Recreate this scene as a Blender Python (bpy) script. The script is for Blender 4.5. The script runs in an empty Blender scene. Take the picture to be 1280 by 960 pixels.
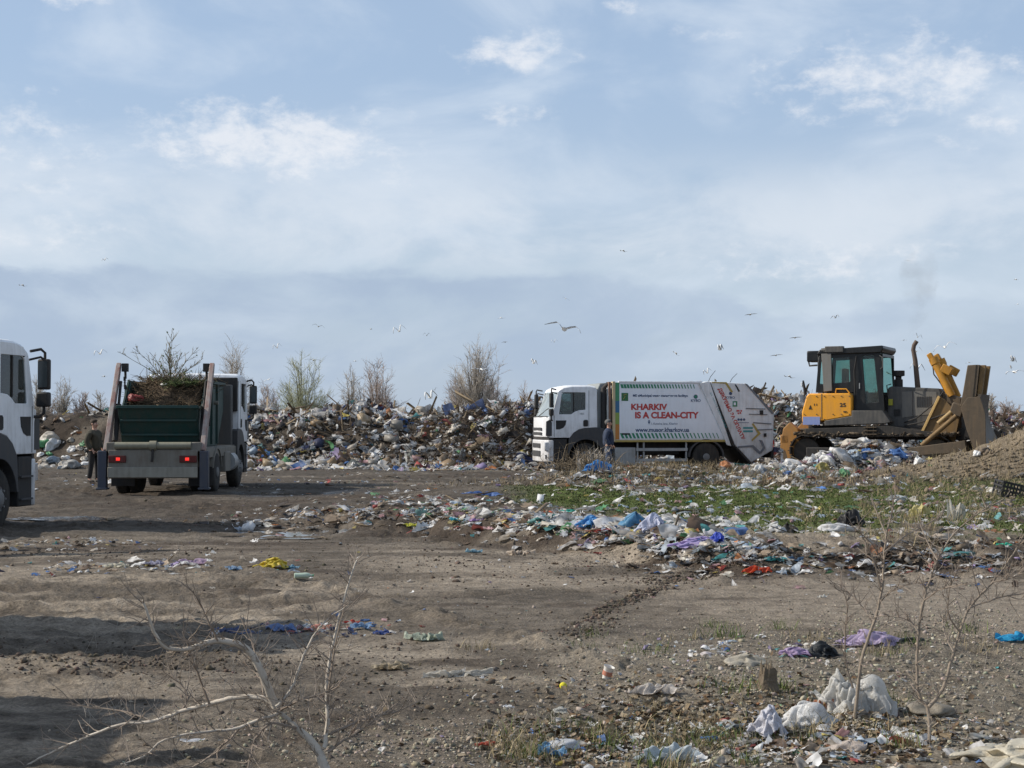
import bpy, bmesh, math, random
import numpy as np
from mathutils import Vector, Matrix
from mathutils.geometry import tessellate_polygon
random.seed(7); rng = np.random.default_rng(7)
S = bpy.context.scene; C = S.collection
R = math.radians; PI = math.pi
CAMH = 1.75; F = 1920.0; PITCH = math.atan(46/1920)

# ------------------------------------------------------------------ noise
def _h(i, j, k, s):
    n = (i*374761393 + j*668265263 + k*2147483647 + s*974634777) & 0xffffffff
    n = ((n ^ (n >> 13))*1274126177) & 0xffffffff
    n = ((n ^ (n >> 16))*2246822519) & 0xffffffff
    return ((n ^ (n >> 15)) & 0xffffff)/float(0xffffff)*2-1
def noise(x, y, z=0.0, s=0):
    x = np.asarray(x, float); y = np.asarray(y, float); z = np.zeros_like(x)+z
    i = np.floor(x).astype(np.int64); j = np.floor(y).astype(np.int64); k = np.floor(z).astype(np.int64)
    fx = x-i; fy = y-j; fz = z-k
    fx = fx*fx*(3-2*fx); fy = fy*fy*(3-2*fy); fz = fz*fz*(3-2*fz)
    flat = not np.any(fz)
    def pl(k_):
        a = _h(i, j, k_, s); b = _h(i+1, j, k_, s); c = _h(i, j+1, k_, s); d = _h(i+1, j+1, k_, s)
        return (a*(1-fx)+b*fx)*(1-fy)+(c*(1-fx)+d*fx)*fy
    if flat: return pl(k)
    return pl(k)*(1-fz)+pl(k+1)*fz
def fbm(x, y, z=0.0, o=4, s=0, g=.5):
    t = 0; a = 1.0; n = 0
    for q in range(o):
        f = 2.03**q
        t = t+a*noise(np.asarray(x)*f, np.asarray(y)*f, np.asarray(z)*f if not np.isscalar(z) else z*f, s+q*17); n += a; a *= g
    return t/n
def sm(t): t = np.clip(t, 0, 1); return t*t*(3-2*t)
def ga(x, y, cx, cy, sx, sy): return np.exp(-((x-cx)/sx)**2-((y-cy)/sy)**2)

# ------------------------------------------------------------------ terrain shape
def bank_edge(x): return np.where(x > 2.2, 17.4, 17.4+(2.2-x)*1.5)+.5*noise(x*.8, x*0+3)
def mound_h(x):   # height of the long rubbish heap along x
    xs = [-60,-30,-24,-17,-13,-10,-8.5,-6,-4.6,-3,-1.5,.5,4,8,10,13,16,19,22,26,40,70]
    hs = [1.0,1.5,1.9,2.05,1.8,1.9,1.8,2.25,1.95,1.8,2.05,2.3,2.3,2.5,2.6,2.4,2.1,1.75,1.75,1.7,1.4,.9]
    return np.interp(x, xs, hs)
def mound_y(x): return 55.3+2.9*sm((x-.2)/1.5)+2.5*sm((-10-x)/2)
def mound(x, y):
    t = (y-mound_y(x)-.6*noise(x*.5, y*.1, s=5))/5.0
    prof = sm(t)*.75+.25*np.clip(t*1.6, 0, 1)
    back = 1-sm((y-78)/8)*1.0
    return mound_h(x)*prof*back
def Hm(x, y):
    x = np.asarray(x, float); y = np.asarray(y, float)
    e = bank_edge(x)
    z = .30*sm((y-e)/1.7)*sm((x+6)/6)*(1-sm((y-33)/6))
    z = z+.50*ga(x, y, 4.3, 41.5, 3.4, 1.3)+.22*ga(x, y, 2.2, 40, 1.2, 1.0)
    z = z+2.2*np.exp(-((x-17.2)/6)**2-((y-39.8)/3.0)**2)*np.where(x < 17.2, 1, 1)
    z = z+.32*ga(x, y, 11.5, 49.5, 5.5, 4.5)+.88*ga(x, y, 10.8, 46.1, 1.5, 1.0)+.25*ga(x, y, 8.6, 45.3, 1.8, 1.2)
    z = z+.35*ga(x, y, -13.8, 53, 2.2, 2.0)
    return z+mound(x, y)
def H(x, y):
    x = np.asarray(x, float); y = np.asarray(y, float)
    d = np.sqrt(x*x+y*y)
    z = Hm(x, y)
    rough = .25+.75*sm((fbm(x*.25, y*.25, o=3, s=31)+.05)*3+.3)
    track = sm((y-12.2)/1.2)*(1-sm((y-16.6)/1.0))*sm((x-1.5)/2)       # smooth wheel track on the right
    rough = rough*(1-.75*track)
    z = z+.05*fbm(x*.3, y*.3, o=3, s=3)+rough*(.045*fbm(x*1.3, y*1.6, o=3, s=9)+.040*fbm(x*4, y*5, o=3, s=12)+.022*fbm(x*14, y*14, o=2, s=13)*(1-sm((y-22)/12))+.05*np.abs(fbm(x*2.6, y*4.2, o=3, s=14))*sm((fbm(x*.5, y*.9, o=2, s=15)+.1)*4)*sm((y-8)/5))
    e = bank_edge(x)
    eb = np.exp(-((y-e-.5)/1.3)**2)
    z = z+eb*.13*fbm(x*2.2, y*2.2, o=4, s=41)
    z = z+.05*np.exp(-((y-(10.4+(x-1)*-1.9))/.35)**2)*sm((y-9)/2)*(1-sm((y-18)/2))*np.abs(fbm(x*3, y*3, o=3, s=8))*3   # clod line
    hp = np.clip(Hm(x, y)-.35, 0, 1)*sm((y-34)/4)
    z = z+hp*(.30*fbm(x*.9, y*.9, o=4, s=51)+.10*fbm(x*3.3, y*3.3, o=3, s=52))
    # wheel ruts running across the yard
    rt = sm((y-18)/5)*(1-sm((y-50)/6))*(1-sm((x-4)/5))
    z = z+rt*.045*fbm(x*.3, y*2.6, o=3, s=61)
    for y0_, sl_, am in ((24.0, .10, 1), (26.1, .10, 1), (30.5, -.16, 1), (32.6, -.16, 1), (38.0, .05, 1), (39.9, .05, 1), (44, .02, 1.0), (46, .02, 1.0), (14.6, .22, .6), (16.6, .22, .6)):
        yy = y-y0_-sl_*(x+4)-.5*np.sin(x*.22); z = z-am*.045*np.exp(-(yy/.20)**2)*(1-sm((x-1.5)/3))+am*.028*np.exp(-((np.abs(yy)-.36)/.13)**2)*(1-sm((x-1.5)/3))*(.4+np.abs(fbm(x*2.5, y*2.5, o=2, s=62))*2)
    return np.where(d > 140, -.02+0*z, z)
def ray(px, py):
    u = (np.asarray(px, float)-640)/F; v = (480-np.asarray(py, float))/F
    return u, np.cos(PITCH)-v*np.sin(PITCH), np.sin(PITCH)+v*np.cos(PITCH)
_gx, _gy = np.meshgrid(np.arange(-50, 50, .2), np.arange(0, 132, .2)); _HT = Hm(_gx, _gy)      # table of the smooth terrain for quick look-ups
def at_many(px, py):
    dx, dy, dz = ray(px, py)
    T = np.full(np.shape(dx), 130.0); act = np.arange(len(dx)); s = 4.0
    while s < 130 and len(act):
        X, Y = dx[act]*s, dy[act]*s; i = np.clip(((X+50)*5), 0, _HT.shape[1]-1).astype(int); j = np.clip((Y*5), 0, _HT.shape[0]-1).astype(int)
        below = CAMH+dz[act]*s < _HT[j, i]; T[act[below]] = s; act = act[~below]; s *= 1.006
    x = dx*T; y = dy*T
    return x, y, H(x, y)
def at(px, py):
    x, y, z = at_many(np.array([px]), np.array([py])); return Vector((x[0], y[0], z[0]))
def atd(px, py, Y):
    dx, dy, dz = ray(px, py); t = Y/dy
    return Vector((float(dx*t), Y, float(CAMH+dz*t)))

# ------------------------------------------------------------------ materials
def newmat(name):
    m = bpy.data.materials.new(name); m.use_nodes = True; nt = m.node_tree
    return m, nt, nt.nodes['Principled BSDF'], nt.nodes['Material Output']
def N(nt, t, **k):
    n = nt.nodes.new(t)
    for a, b in k.items():
        if a == 'inp':
            for c, d in b.items(): n.inputs[c].default_value = d
        else: setattr(n, a, b)
    return n
def L(nt, a, b): nt.links.new(a, b)
def ramp(nt, fac, stops):
    r = N(nt, 'ShaderNodeValToRGB'); e = r.color_ramp.elements
    while len(e) < len(stops): e.new(.5)
    for q, (p, c) in enumerate(stops): e[q].position = p; e[q].color = (*c, 1) if len(c) == 3 else c
    L(nt, fac, r.inputs[0]); return r
MATS = {}
def paint(name, col, rough=.45, metal=0, dirt=.35, dcol=(.16, .13, .10), scale=3.0, grime_z=None, bump=.05, spec=.4, fine=1.0):
    """painted / metal / plastic surface with procedural dusting, streaks and wear"""
    if name in MATS: return MATS[name]
    m, nt, p, o = newmat(name)
    tc = N(nt, 'ShaderNodeTexCoord')
    n1 = N(nt, 'ShaderNodeTexNoise', inp={'Scale': scale, 'Detail': 8.0, 'Roughness': .65}); L(nt, tc.outputs['Object'], n1.inputs['Vector'])
    mp = N(nt, 'ShaderNodeMapping', inp={'Scale': (6, 6, .8)}); L(nt, tc.outputs['Object'], mp.inputs[0])
    n2 = N(nt, 'ShaderNodeTexNoise', inp={'Scale': 2.0, 'Detail': 6.0}); L(nt, mp.outputs[0], n2.inputs['Vector'])
    mul = N(nt, 'ShaderNodeMath', operation='MULTIPLY'); L(nt, n1.outputs[0], mul.inputs[0]); L(nt, n2.outputs[0], mul.inputs[1])
    rp = ramp(nt, mul.outputs[0], [(.22-.12*dirt, (0, 0, 0)), (.22+.3, (1, 1, 1))])
    f = N(nt, 'ShaderNodeMath', operation='MULTIPLY', inp={1: dirt}); L(nt, rp.outputs[0], f.inputs[0])
    fac = f.outputs[0]
    if grime_z:
        sx = N(nt, 'ShaderNodeSeparateXYZ'); L(nt, tc.outputs['Object'], sx.inputs[0])
        mr = N(nt, 'ShaderNodeMapRange', inp={'From Min': grime_z[0], 'From Max': grime_z[1], 'To Min': grime_z[2], 'To Max': 0.0}); L(nt, sx.outputs[2], mr.inputs[0])
        m2 = N(nt, 'ShaderNodeMath', operation='MULTIPLY'); L(nt, mr.outputs[0], m2.inputs[0]); L(nt, n1.outputs[0], m2.inputs[1])
        ad = N(nt, 'ShaderNodeMath', operation='ADD', use_clamp=True); L(nt, fac, ad.inputs[0]); L(nt, m2.outputs[0], ad.inputs[1]); fac = ad.outputs[0]
    mx = N(nt, 'ShaderNodeMix', data_type='RGBA'); L(nt, fac, mx.inputs[0]); mx.inputs[6].default_value = (*col, 1); mx.inputs[7].default_value = (*dcol, 1)
    L(nt, mx.outputs[2], p.inputs['Base Color'])
    rr = N(nt, 'ShaderNodeMapRange', inp={'To Min': rough, 'To Max': min(1, rough+.4)}); L(nt, fac, rr.inputs[0]); L(nt, rr.outputs[0], p.inputs['Roughness'])
    p.inputs['Metallic'].default_value = metal; p.inputs['Specular IOR Level'].default_value = spec
    b = N(nt, 'ShaderNodeBump', inp={'Strength': bump*4, 'Distance': .01}); L(nt, n1.outputs[0], b.inputs['Height']); L(nt, b.outputs[0], p.inputs['Normal'])
    MATS[name] = m; return m
def glassmat(name, tint=(.5, .62, .6), alpha=.55, dust_sheen=(.02, .3), dcol=(.22, .2, .17)):  # diffuse layer: dust on side glass, painted sky sheen on the windscreen
    if name in MATS: return MATS[name]
    m, nt, p, o = newmat(name); nt.nodes.remove(p)
    g = N(nt, 'ShaderNodeBsdfGlossy', inp={'Roughness': .05, 'Color': (.9, .95, 1, 1)}); t = N(nt, 'ShaderNodeBsdfTransparent', inp={'Color': (*tint, 1)})
    d = N(nt, 'ShaderNodeBsdfDiffuse', inp={'Color': (*dcol, 1)})
    tc = N(nt, 'ShaderNodeTexCoord'); n1 = N(nt, 'ShaderNodeTexNoise', inp={'Scale': 3.0, 'Detail': 6.0}); L(nt, tc.outputs['Object'], n1.inputs['Vector'])
    fr = N(nt, 'ShaderNodeLayerWeight', inp={'Blend': alpha})
    m1 = N(nt, 'ShaderNodeMixShader'); L(nt, fr.outputs['Fresnel'], m1.inputs[0]); L(nt, t.outputs[0], m1.inputs[1]); L(nt, g.outputs[0], m1.inputs[2])
    mr = N(nt, 'ShaderNodeMapRange', inp={'To Min': dust_sheen[0], 'To Max': dust_sheen[1]}); L(nt, n1.outputs[0], mr.inputs[0])
    m2 = N(nt, 'ShaderNodeMixShader'); L(nt, mr.outputs[0], m2.inputs[0]); L(nt, m1.outputs[0], m2.inputs[1]); L(nt, d.outputs[0], m2.inputs[2])
    L(nt, m2.outputs[0], o.inputs[0]); MATS[name] = m; return m
def littermat(name, src, rough=.55, transl=.18, scale=14, bump=.35, dist=.02):
    """crumpled rubbish: colour from a vertex attribute ('attr') or from the object ('obj')"""
    if name in MATS: return MATS[name]
    m, nt, p, o = newmat(name)
    if src == 'attr': c = N(nt, 'ShaderNodeAttribute', attribute_name='Col').outputs['Color']
    else: c = N(nt, 'ShaderNodeObjectInfo').outputs['Color']
    tc = N(nt, 'ShaderNodeTexCoord'); n1 = N(nt, 'ShaderNodeTexNoise', inp={'Scale': scale*.35, 'Detail': 8.0, 'Roughness': .7, 'Distortion': .6}); L(nt, tc.outputs['Object'], n1.inputs['Vector'])
    rp = ramp(nt, n1.outputs[0], [(.30, (.36, .30, .25)), (.50, (1, 1, 1))] if src == 'attr' else [(.30, (.62, .56, .48)), (.50, (1, 1, 1))])
    mx = N(nt, 'ShaderNodeMix', data_type='RGBA', blend_type='MULTIPLY', inp={0: .75}); L(nt, c, mx.inputs[6]); L(nt, rp.outputs[0], mx.inputs[7])
    L(nt, mx.outputs[2], p.inputs['Base Color']); p.inputs['Roughness'].default_value = rough; p.inputs['Specular IOR Level'].default_value = .35
    n2 = N(nt, 'ShaderNodeTexNoise', noise_type='RIDGED_MULTIFRACTAL', inp={'Scale': scale, 'Detail': 4.0, 'Distortion': .8}) ; L(nt, tc.outputs['Object'], n2.inputs['Vector'])
    b = N(nt, 'ShaderNodeBump', inp={'Strength': bump, 'Distance': dist}); L(nt, n2.outputs[0], b.inputs['Height']); L(nt, b.outputs[0], p.inputs['Normal'])
    tr = N(nt, 'ShaderNodeBsdfTranslucent'); L(nt, mx.outputs[2], tr.inputs['Color'])
    ms = N(nt, 'ShaderNodeMixShader', inp={0: transl}); L(nt, p.outputs[0], ms.inputs[1]); L(nt, tr.outputs[0], ms.inputs[2]); L(nt, ms.outputs[0], o.inputs[0])
    MATS[name] = m; return m
def attrmat(name, rough=.9, var=.5, scale=30, bump=.3):
    if name in MATS: return MATS[name]
    m, nt, p, o = newmat(name)
    c = N(nt, 'ShaderNodeAttribute', attribute_name='Col')
    tc = N(nt, 'ShaderNodeTexCoord'); n1 = N(nt, 'ShaderNodeTexNoise', inp={'Scale': scale, 'Detail': 6.0, 'Roughness': .7}); L(nt, tc.outputs['Object'], n1.inputs['Vector'])
    rp = ramp(nt, n1.outputs[0], [(.3, (1-var,)*3), (.7, (1+var*.4,)*3)])
    mx = N(nt, 'ShaderNodeMix', data_type='RGBA', blend_type='MULTIPLY', inp={0: 1.0}); L(nt, c.outputs['Color'], mx.inputs[6]); L(nt, rp.outputs[0], mx.inputs[7])
    L(nt, mx.outputs[2], p.inputs['Base Color']); p.inputs['Roughness'].default_value = rough; p.inputs['Specular IOR Level'].default_value = .2
    b = N(nt, 'ShaderNodeBump', inp={'Strength': bump, 'Distance': .01}); L(nt, n1.outputs[0], b.inputs['Height']); L(nt, b.outputs[0], p.inputs['Normal'])
    MATS[name] = m; return m

# ------------------------------------------------------------------ object helpers
def tag(o, label=None, cat=None, group=None, kind=None):
    if label: o['label'] = label
    if cat: o['category'] = cat
    if group: o['group'] = group
    if kind: o['kind'] = kind
    return o
def empty(name, loc, rz=0, label=None, cat=None, group=None):
    o = bpy.data.objects.new(name, None); C.objects.link(o); o.location = loc; o.rotation_euler = (0, 0, rz); o.empty_display_size = .2
    return tag(o, label, cat, group)
def link(name, me, m, parent=None, loc=None, smooth=None, bevel=0):
    o = bpy.data.objects.new(name, me); C.objects.link(o)
    if m is not None: me.materials.append(m)
    if parent: o.parent = parent
    if loc is not None: o.location = loc
    if smooth is not None:
        me.polygons.foreach_set('use_smooth', [True]*len(me.polygons)); 
        if smooth < 180: me.set_sharp_from_angle(angle=R(smooth))
    if bevel:
        b = o.modifiers.new('bevel', 'BEVEL'); b.width = bevel; b.segments = 2; b.limit_method = 'ANGLE'; b.angle_limit = R(35); b.harden_normals = False
    return o
def np_mesh(name, V, Fc, col=None, smooth=False):
    """V (n,3), Fc list of arrays of faces (m,k)"""
    me = bpy.data.meshes.new(name)
    if not isinstance(Fc, (list, tuple)): Fc = [Fc]
    Fc = [f for f in Fc if len(f)]
    me.vertices.add(len(V)); me.vertices.foreach_set('co', np.asarray(V, np.float32).ravel())
    nl = sum(f.size for f in Fc); me.loops.add(nl)
    me.loops.foreach_set('vertex_index', np.concatenate([f.ravel() for f in Fc]).astype(np.int32))
    tot = np.concatenate([np.full(len(f), f.shape[1], np.int32) for f in Fc])
    st = np.concatenate([[0], np.cumsum(tot)[:-1]]).astype(np.int32)
    me.polygons.add(len(tot)); me.polygons.foreach_set('loop_start', st)
    if smooth: me.polygons.foreach_set('use_smooth', np.ones(len(tot), bool))
    me.update(calc_edges=True)
    if col is not None:
        a = me.color_attributes.new('Col', 'FLOAT_COLOR', 'POINT')
        c = np.ones((len(V), 4), np.float32); c[:, :col.shape[1]] = col; a.data.foreach_set('color', c.ravel())
    me.validate(); return me
class MB:
    def __init__(s): s.v = []; s.f = []
    def add(s, vs, fs):
        n = len(s.v); s.v += [tuple(v) for v in vs]; s.f += [tuple(i+n for i in f) for f in fs]; return s
    def box(s, c, d, rot=None):
        vs = [Vector((a*d[0]/2, b*d[1]/2, e*d[2]/2)) for a in (-1, 1) for b in (-1, 1) for e in (-1, 1)]
        if rot: 
            from mathutils import Euler
            M = Euler([R(q) for q in rot]).to_matrix(); vs = [M@v for v in vs]
        c = Vector(c); return s.add([v+c for v in vs], [(0, 1, 3, 2), (4, 6, 7, 5), (0, 4, 5, 1), (2, 3, 7, 6), (0, 2, 6, 4), (1, 5, 7, 3)])
    def prism(s, poly, y0, y1, ax='y', holes=()):
        """poly in (x,z) extruded along y (or (x,y) extruded along z, or (y,z) along x)"""
        def P(a, b, h): return {'y': (a, h, b), 'z': (a, b, h), 'x': (h, a, b)}[ax]
        loops = [list(poly)]+[list(h) for h in holes]
        flat = [p for l in loops for p in l]; n = len(flat)
        tri = tessellate_polygon([[Vector((a, b, 0)) for a, b in l] for l in loops])
        vs = [P(a, b, y0) for a, b in flat]+[P(a, b, y1) for a, b in flat]
        fs = []
        if not holes: fs += [tuple(range(n)), tuple(range(2*n-1, n-1, -1))]
        else: fs += [tuple(t) for t in tri]+[tuple(q+n for q in reversed(t)) for t in tri]
        k = 0
        for l in loops:
            m = len(l)
            for q in range(m): a = k+q; b = k+(q+1) % m; fs.append((a, b, b+n, a+n))
            k += m
        return s.add(vs, fs)
    def tube(s, pts, r, n=8, cap=True):
        pts = [Vector(p) for p in pts]; rs = r if isinstance(r, (list, tuple)) else [r]*len(pts)
        vs = []; fs = []; prev = None
        for i, p in enumerate(pts):
            d = (pts[min(i+1, len(pts)-1)]-pts[max(i-1, 0)]).normalized()
            if prev is None: u = d.orthogonal().normalized()
            else:
                u = (prev-d*prev.dot(d)); u = u.normalized() if u.length > 1e-6 else d.orthogonal().normalized()
            prev = u; w = d.cross(u)
            for k in range(n): a = 2*PI*k/n; vs.append(p+(u*math.cos(a)+w*math.sin(a))*rs[i])
        for i in range(len(pts)-1):
            for k in range(n): fs.append((i*n+k, i*n+(k+1) % n, (i+1)*n+(k+1) % n, (i+1)*n+k))
        if cap: fs += [tuple(range(n-1, -1, -1)), tuple(range((len(pts)-1)*n, len(pts)*n))]
        return s.add(vs, fs)
    def lathe(s, prof, c, axis='y', n=28):
        """prof list of (radius, height along axis)"""
        vs = []; fs = []; c = Vector(c)
        for r_, h in prof:
            for k in range(n):
                a = 2*PI*k/n; u, w = math.cos(a)*r_, math.sin(a)*r_
                vs.append(c+Vector({'y': (u, h, w), 'z': (u, w, h), 'x': (h, u, w)}[axis]))
        m = len(prof)
        for i in range(m-1):
            for k in range(n): fs.append((i*n+k, i*n+(k+1) % n, (i+1)*n+(k+1) % n, (i+1)*n+k))
        fs += [tuple(range(n)), tuple(range((m-1)*n, m*n))]
        return s.add(vs, fs)
    def mesh(s, name):
        me = bpy.data.meshes.new(name); me.from_pydata(s.v, [], s.f); me.update()
        bm = bmesh.new(); bm.from_mesh(me); bmesh.ops.recalc_face_normals(bm, faces=bm.faces); bm.to_mesh(me); bm.free(); return me
    def build(s, name, m, parent=None, bevel=0, smooth=40, loc=None):
        return link(name, s.mesh(name), m, parent, loc, smooth, bevel)
def children(o): return [c for c in bpy.data.objects if c.parent == o]
def copy_tree(o, parent=None):
    kids = children(o)
    c = o.copy(); C.objects.link(c); c.parent = parent
    for ch in kids: copy_tree(ch, c)
    return c
def text_part(name, txt, m, parent, origin, ux, uz, width=None, height=None, bold=0.0, depth=.004, squash=None):
    """flat letters laid on a panel: origin = lower left, ux/uz = unit vectors of the reading and up directions"""
    cu = bpy.data.curves.new(name, 'FONT'); cu.body = txt; cu.size = 1; cu.extrude = 0; cu.offset = bold
    t = bpy.data.objects.new(name, cu); C.objects.link(t); bpy.context.view_layer.update()
    dg = bpy.context.evaluated_depsgraph_get(); me = bpy.data.meshes.new_from_object(t.evaluated_get(dg)); bpy.data.objects.remove(t)
    n = len(me.vertices)
    if n == 0: return None
    co = np.zeros(n*3); me.vertices.foreach_get('co', co); co = co.reshape(-1, 3)
    mn = co.min(0); sz = co.max(0)-mn; co -= mn
    sx = width/sz[0] if width else height/sz[1]; sy = height/sz[1] if height else sx
    ux = Vector(ux).normalized(); uz = Vector(uz).normalized(); nn = ux.cross(uz)
    A = np.array([list(ux), list(uz)]); out = np.array(list(origin))+np.outer(co[:, 0]*sx, A[0])+np.outer(co[:, 1]*sy, A[1])+np.array(list(nn))*depth
    me.vertices.foreach_set('co', out.ravel()); me.update(); me.materials.clear()
    return link(name, me, m, parent)

# ------------------------------------------------------------------ camera, light, sky
cam = bpy.data.cameras.new('camera'); co = bpy.data.objects.new('camera', cam); C.objects.link(co); S.camera = co
cam.sensor_width = 36; cam.lens = 54; cam.clip_end = 8000; cam.clip_start = .1
co.location = (0, 0, CAMH); co.rotation_euler = (R(90)+PITCH, 0, 0)
ELEV = R(35); SAZ = R(5)        # sun to the left, a little behind the scene
sd = Vector((-math.cos(SAZ)*math.cos(ELEV), math.sin(SAZ)*math.cos(ELEV), math.sin(ELEV)))
sl = bpy.data.lights.new('sun', 'SUN'); sl.energy = 5.0; sl.angle = R(.5); sl.color = (1, .93, .82)
so = bpy.data.objects.new('sun', sl); C.objects.link(so); so.rotation_euler = sd.to_track_quat('Z', 'Y').to_euler(); so.location = (-30, 10, 40)
W = bpy.data.worlds.new('World'); S.world = W; W.use_nodes = True; nt = W.node_tree
bg = nt.nodes['Background']; bg.inputs[1].default_value = .112
sky = N(nt, 'ShaderNodeTexSky', sky_type='NISHITA', sun_disc=False, sun_elevation=ELEV, sun_rotation=math.atan2(sd.x, sd.y), altitude=120, air_density=1.0, dust_density=1.6, ozone_density=2.0)
tc = N(nt, 'ShaderNodeTexCoord'); sx = N(nt, 'ShaderNodeSeparateXYZ'); L(nt, tc.outputs['Generated'], sx.inputs[0])
def M(op, a, b=None, c=None, clamp=False):
    n = N(nt, 'ShaderNodeMath', operation=op, use_clamp=clamp)
    for q, v in enumerate((a, b, c)):
        if v is None: continue
        if isinstance(v, (int, float)): n.inputs[q].default_value = v
        else: L(nt, v, n.inputs[q])
    return n.outputs[0]
Xo, Yo, Zo = sx.outputs
hyp = M('SQRT', M('ADD', M('MULTIPLY', Xo, Xo), M('MULTIPLY', Yo, Yo)))
AZ = M('ARCTAN2', Xo, Yo); EL = M('ARCTAN2', Zo, hyp)         # direction angles
uv = N(nt, 'ShaderNodeCombineXYZ'); L(nt, AZ, uv.inputs[0]); L(nt, EL, uv.inputs[1])
def nz(scale, detail=8, rough=.55, dist=.0, sxy=(1, 1), seed=0.0):
    mp = N(nt, 'ShaderNodeMapping', inp={'Scale': (sxy[0], sxy[1], 1), 'Location': (seed, seed*.7, seed)}); L(nt, uv.outputs[0], mp.inputs[0])
    n = N(nt, 'ShaderNodeTexNoise', inp={'Scale': scale, 'Detail': detail, 'Roughness': rough, 'Distortion': dist}); L(nt, mp.outputs[0], n.inputs['Vector']); return n.outputs[0]
def mr(v, a, b, c=0.0, d=1.0):
    n = N(nt, 'ShaderNodeMapRange', interpolation_type='SMOOTHSTEP', inp={'From Min': a, 'From Max': b, 'To Min': c, 'To Max': d}); L(nt, v, n.inputs[0]); return n.outputs[0]
def mixc(fac, a, b):
    n = N(nt, 'ShaderNodeMix', data_type='RGBA'); L(nt, fac, n.inputs[0])
    if isinstance(a, tuple): n.inputs[6].default_value = (*[q*10 for q in a], 1)
    else: L(nt, a, n.inputs[6])
    if isinstance(b, tuple): n.inputs[7].default_value = (*[q*10 for q in b], 1)
    else: L(nt, b, n.inputs[7])
    return n.outputs[2]
def azel(px, py): return math.atan((px-640)/F), math.atan((526-py)/F)
# thin haze and veil cloud
hue = mixc(mr(EL, .08, .24), (.50, .60, .73), (.41, .54, .73))
veil = mixc(mr(EL, 0.0, 1.2, .74, .25), sky.outputs[0], hue)
v1 = M('MULTIPLY', mr(nz(7, 9, .55, .4, (1, 2.0), 3.1), .40, .70), .62)
c1 = mixc(v1, veil, (.64, .715, .81))
# pale bank over the low cloud, left and right
v2 = M('MULTIPLY', M('MULTIPLY', mr(EL, .085, .115), mr(EL, .185, .125)), mr(nz(7, 8, .6, .4, (1, 2), 9.0), .33, .62))
c2 = mixc(M('MULTIPLY', v2, .75), c1, (.66, .715, .785))
# low grey-blue bank with an uneven top
edge = M('ADD', M('MULTIPLY', M('SUBTRACT', nz(9, 8, .5, .2, (1, 2.5), 1.7), .5), .05), .098)
edge = M('SUBTRACT', edge, M('MULTIPLY', mr(AZ, .04, .2), .024))
low = M('SUBTRACT', edge, EL)
low = M('ADD', low, M('MULTIPLY', M('SUBTRACT', nz(60, 8, .6, .3, (1, 2.2), 4.4), .5), .010))
lowf = M('MULTIPLY', mr(low, -.002, .009), M('ADD', M('MULTIPLY', mr(nz(8, 8, .58, .4, (1, 2.2), 6.3), .36, .62), .55), .35))
lowf = M('MULTIPLY', lowf, mr(AZ, .22, -.05, .62, 1.0))
lowf = M('MULTIPLY', lowf, mr(EL, -.01, .06, .55, 1))
c3 = mixc(lowf, c2, (.365, .455, .59))
# cumulus shreds: soft masks in direction space times billowy noise
BL = [(330, 178, 215, 62, 1.0), (640, 62, 110, 42, .8), (645, 143, 85, 24, .6), (1120, 110, 260, 80, .75), (1230, 165, 120, 50, .55), (40, 200, 130, 110, .55), (80, 5, 90, 30, .8), (770, 8, 60, 16, .7), (1010, 330, 270, 50, .55), (60, 300, 200, 50, .45), (450, 40, 180, 40, .3), (890, 40, 90, 22, .45), (480, 220, 60, 30, .6)]
acc = None
bn = nz(40, 12, .64, .12, (1, 1.6), 2.2)
for bx_, by_, bw_, bh_, st in BL:
    a0, e0 = azel(bx_, by_)
    ux = M('DIVIDE', M('SUBTRACT', AZ, a0), bw_/F*.62); uy = M('DIVIDE', M('SUBTRACT', EL, e0), bh_/F*.62)
    r2 = M('ADD', M('MULTIPLY', ux, ux), M('MULTIPLY', uy, uy))
    g = M('MULTIPLY', M('POWER', 2.718, M('MULTIPLY', r2, -.6)), st)
    acc = g if acc is None else M('MAXIMUM', acc, g)
cu = mr(M('ADD', acc, M('MULTIPLY', M('SUBTRACT', bn, .5), 2.0)), .34, 1.1)
cu = M('MULTIPLY', cu, mr(acc, .05, .35))
c4 = mixc(M('MULTIPLY', cu, .78), c3, (.78, .80, .84))
L(nt, c4, bg.inputs[0])
S.view_settings.view_transform = 'Standard'; S.view_settings.look = 'None'; S.view_settings.exposure = 0
S.render.engine = 'CYCLES'; S.cycles.max_bounces = 6; S.cycles.transparent_max_bounces = 12

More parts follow.
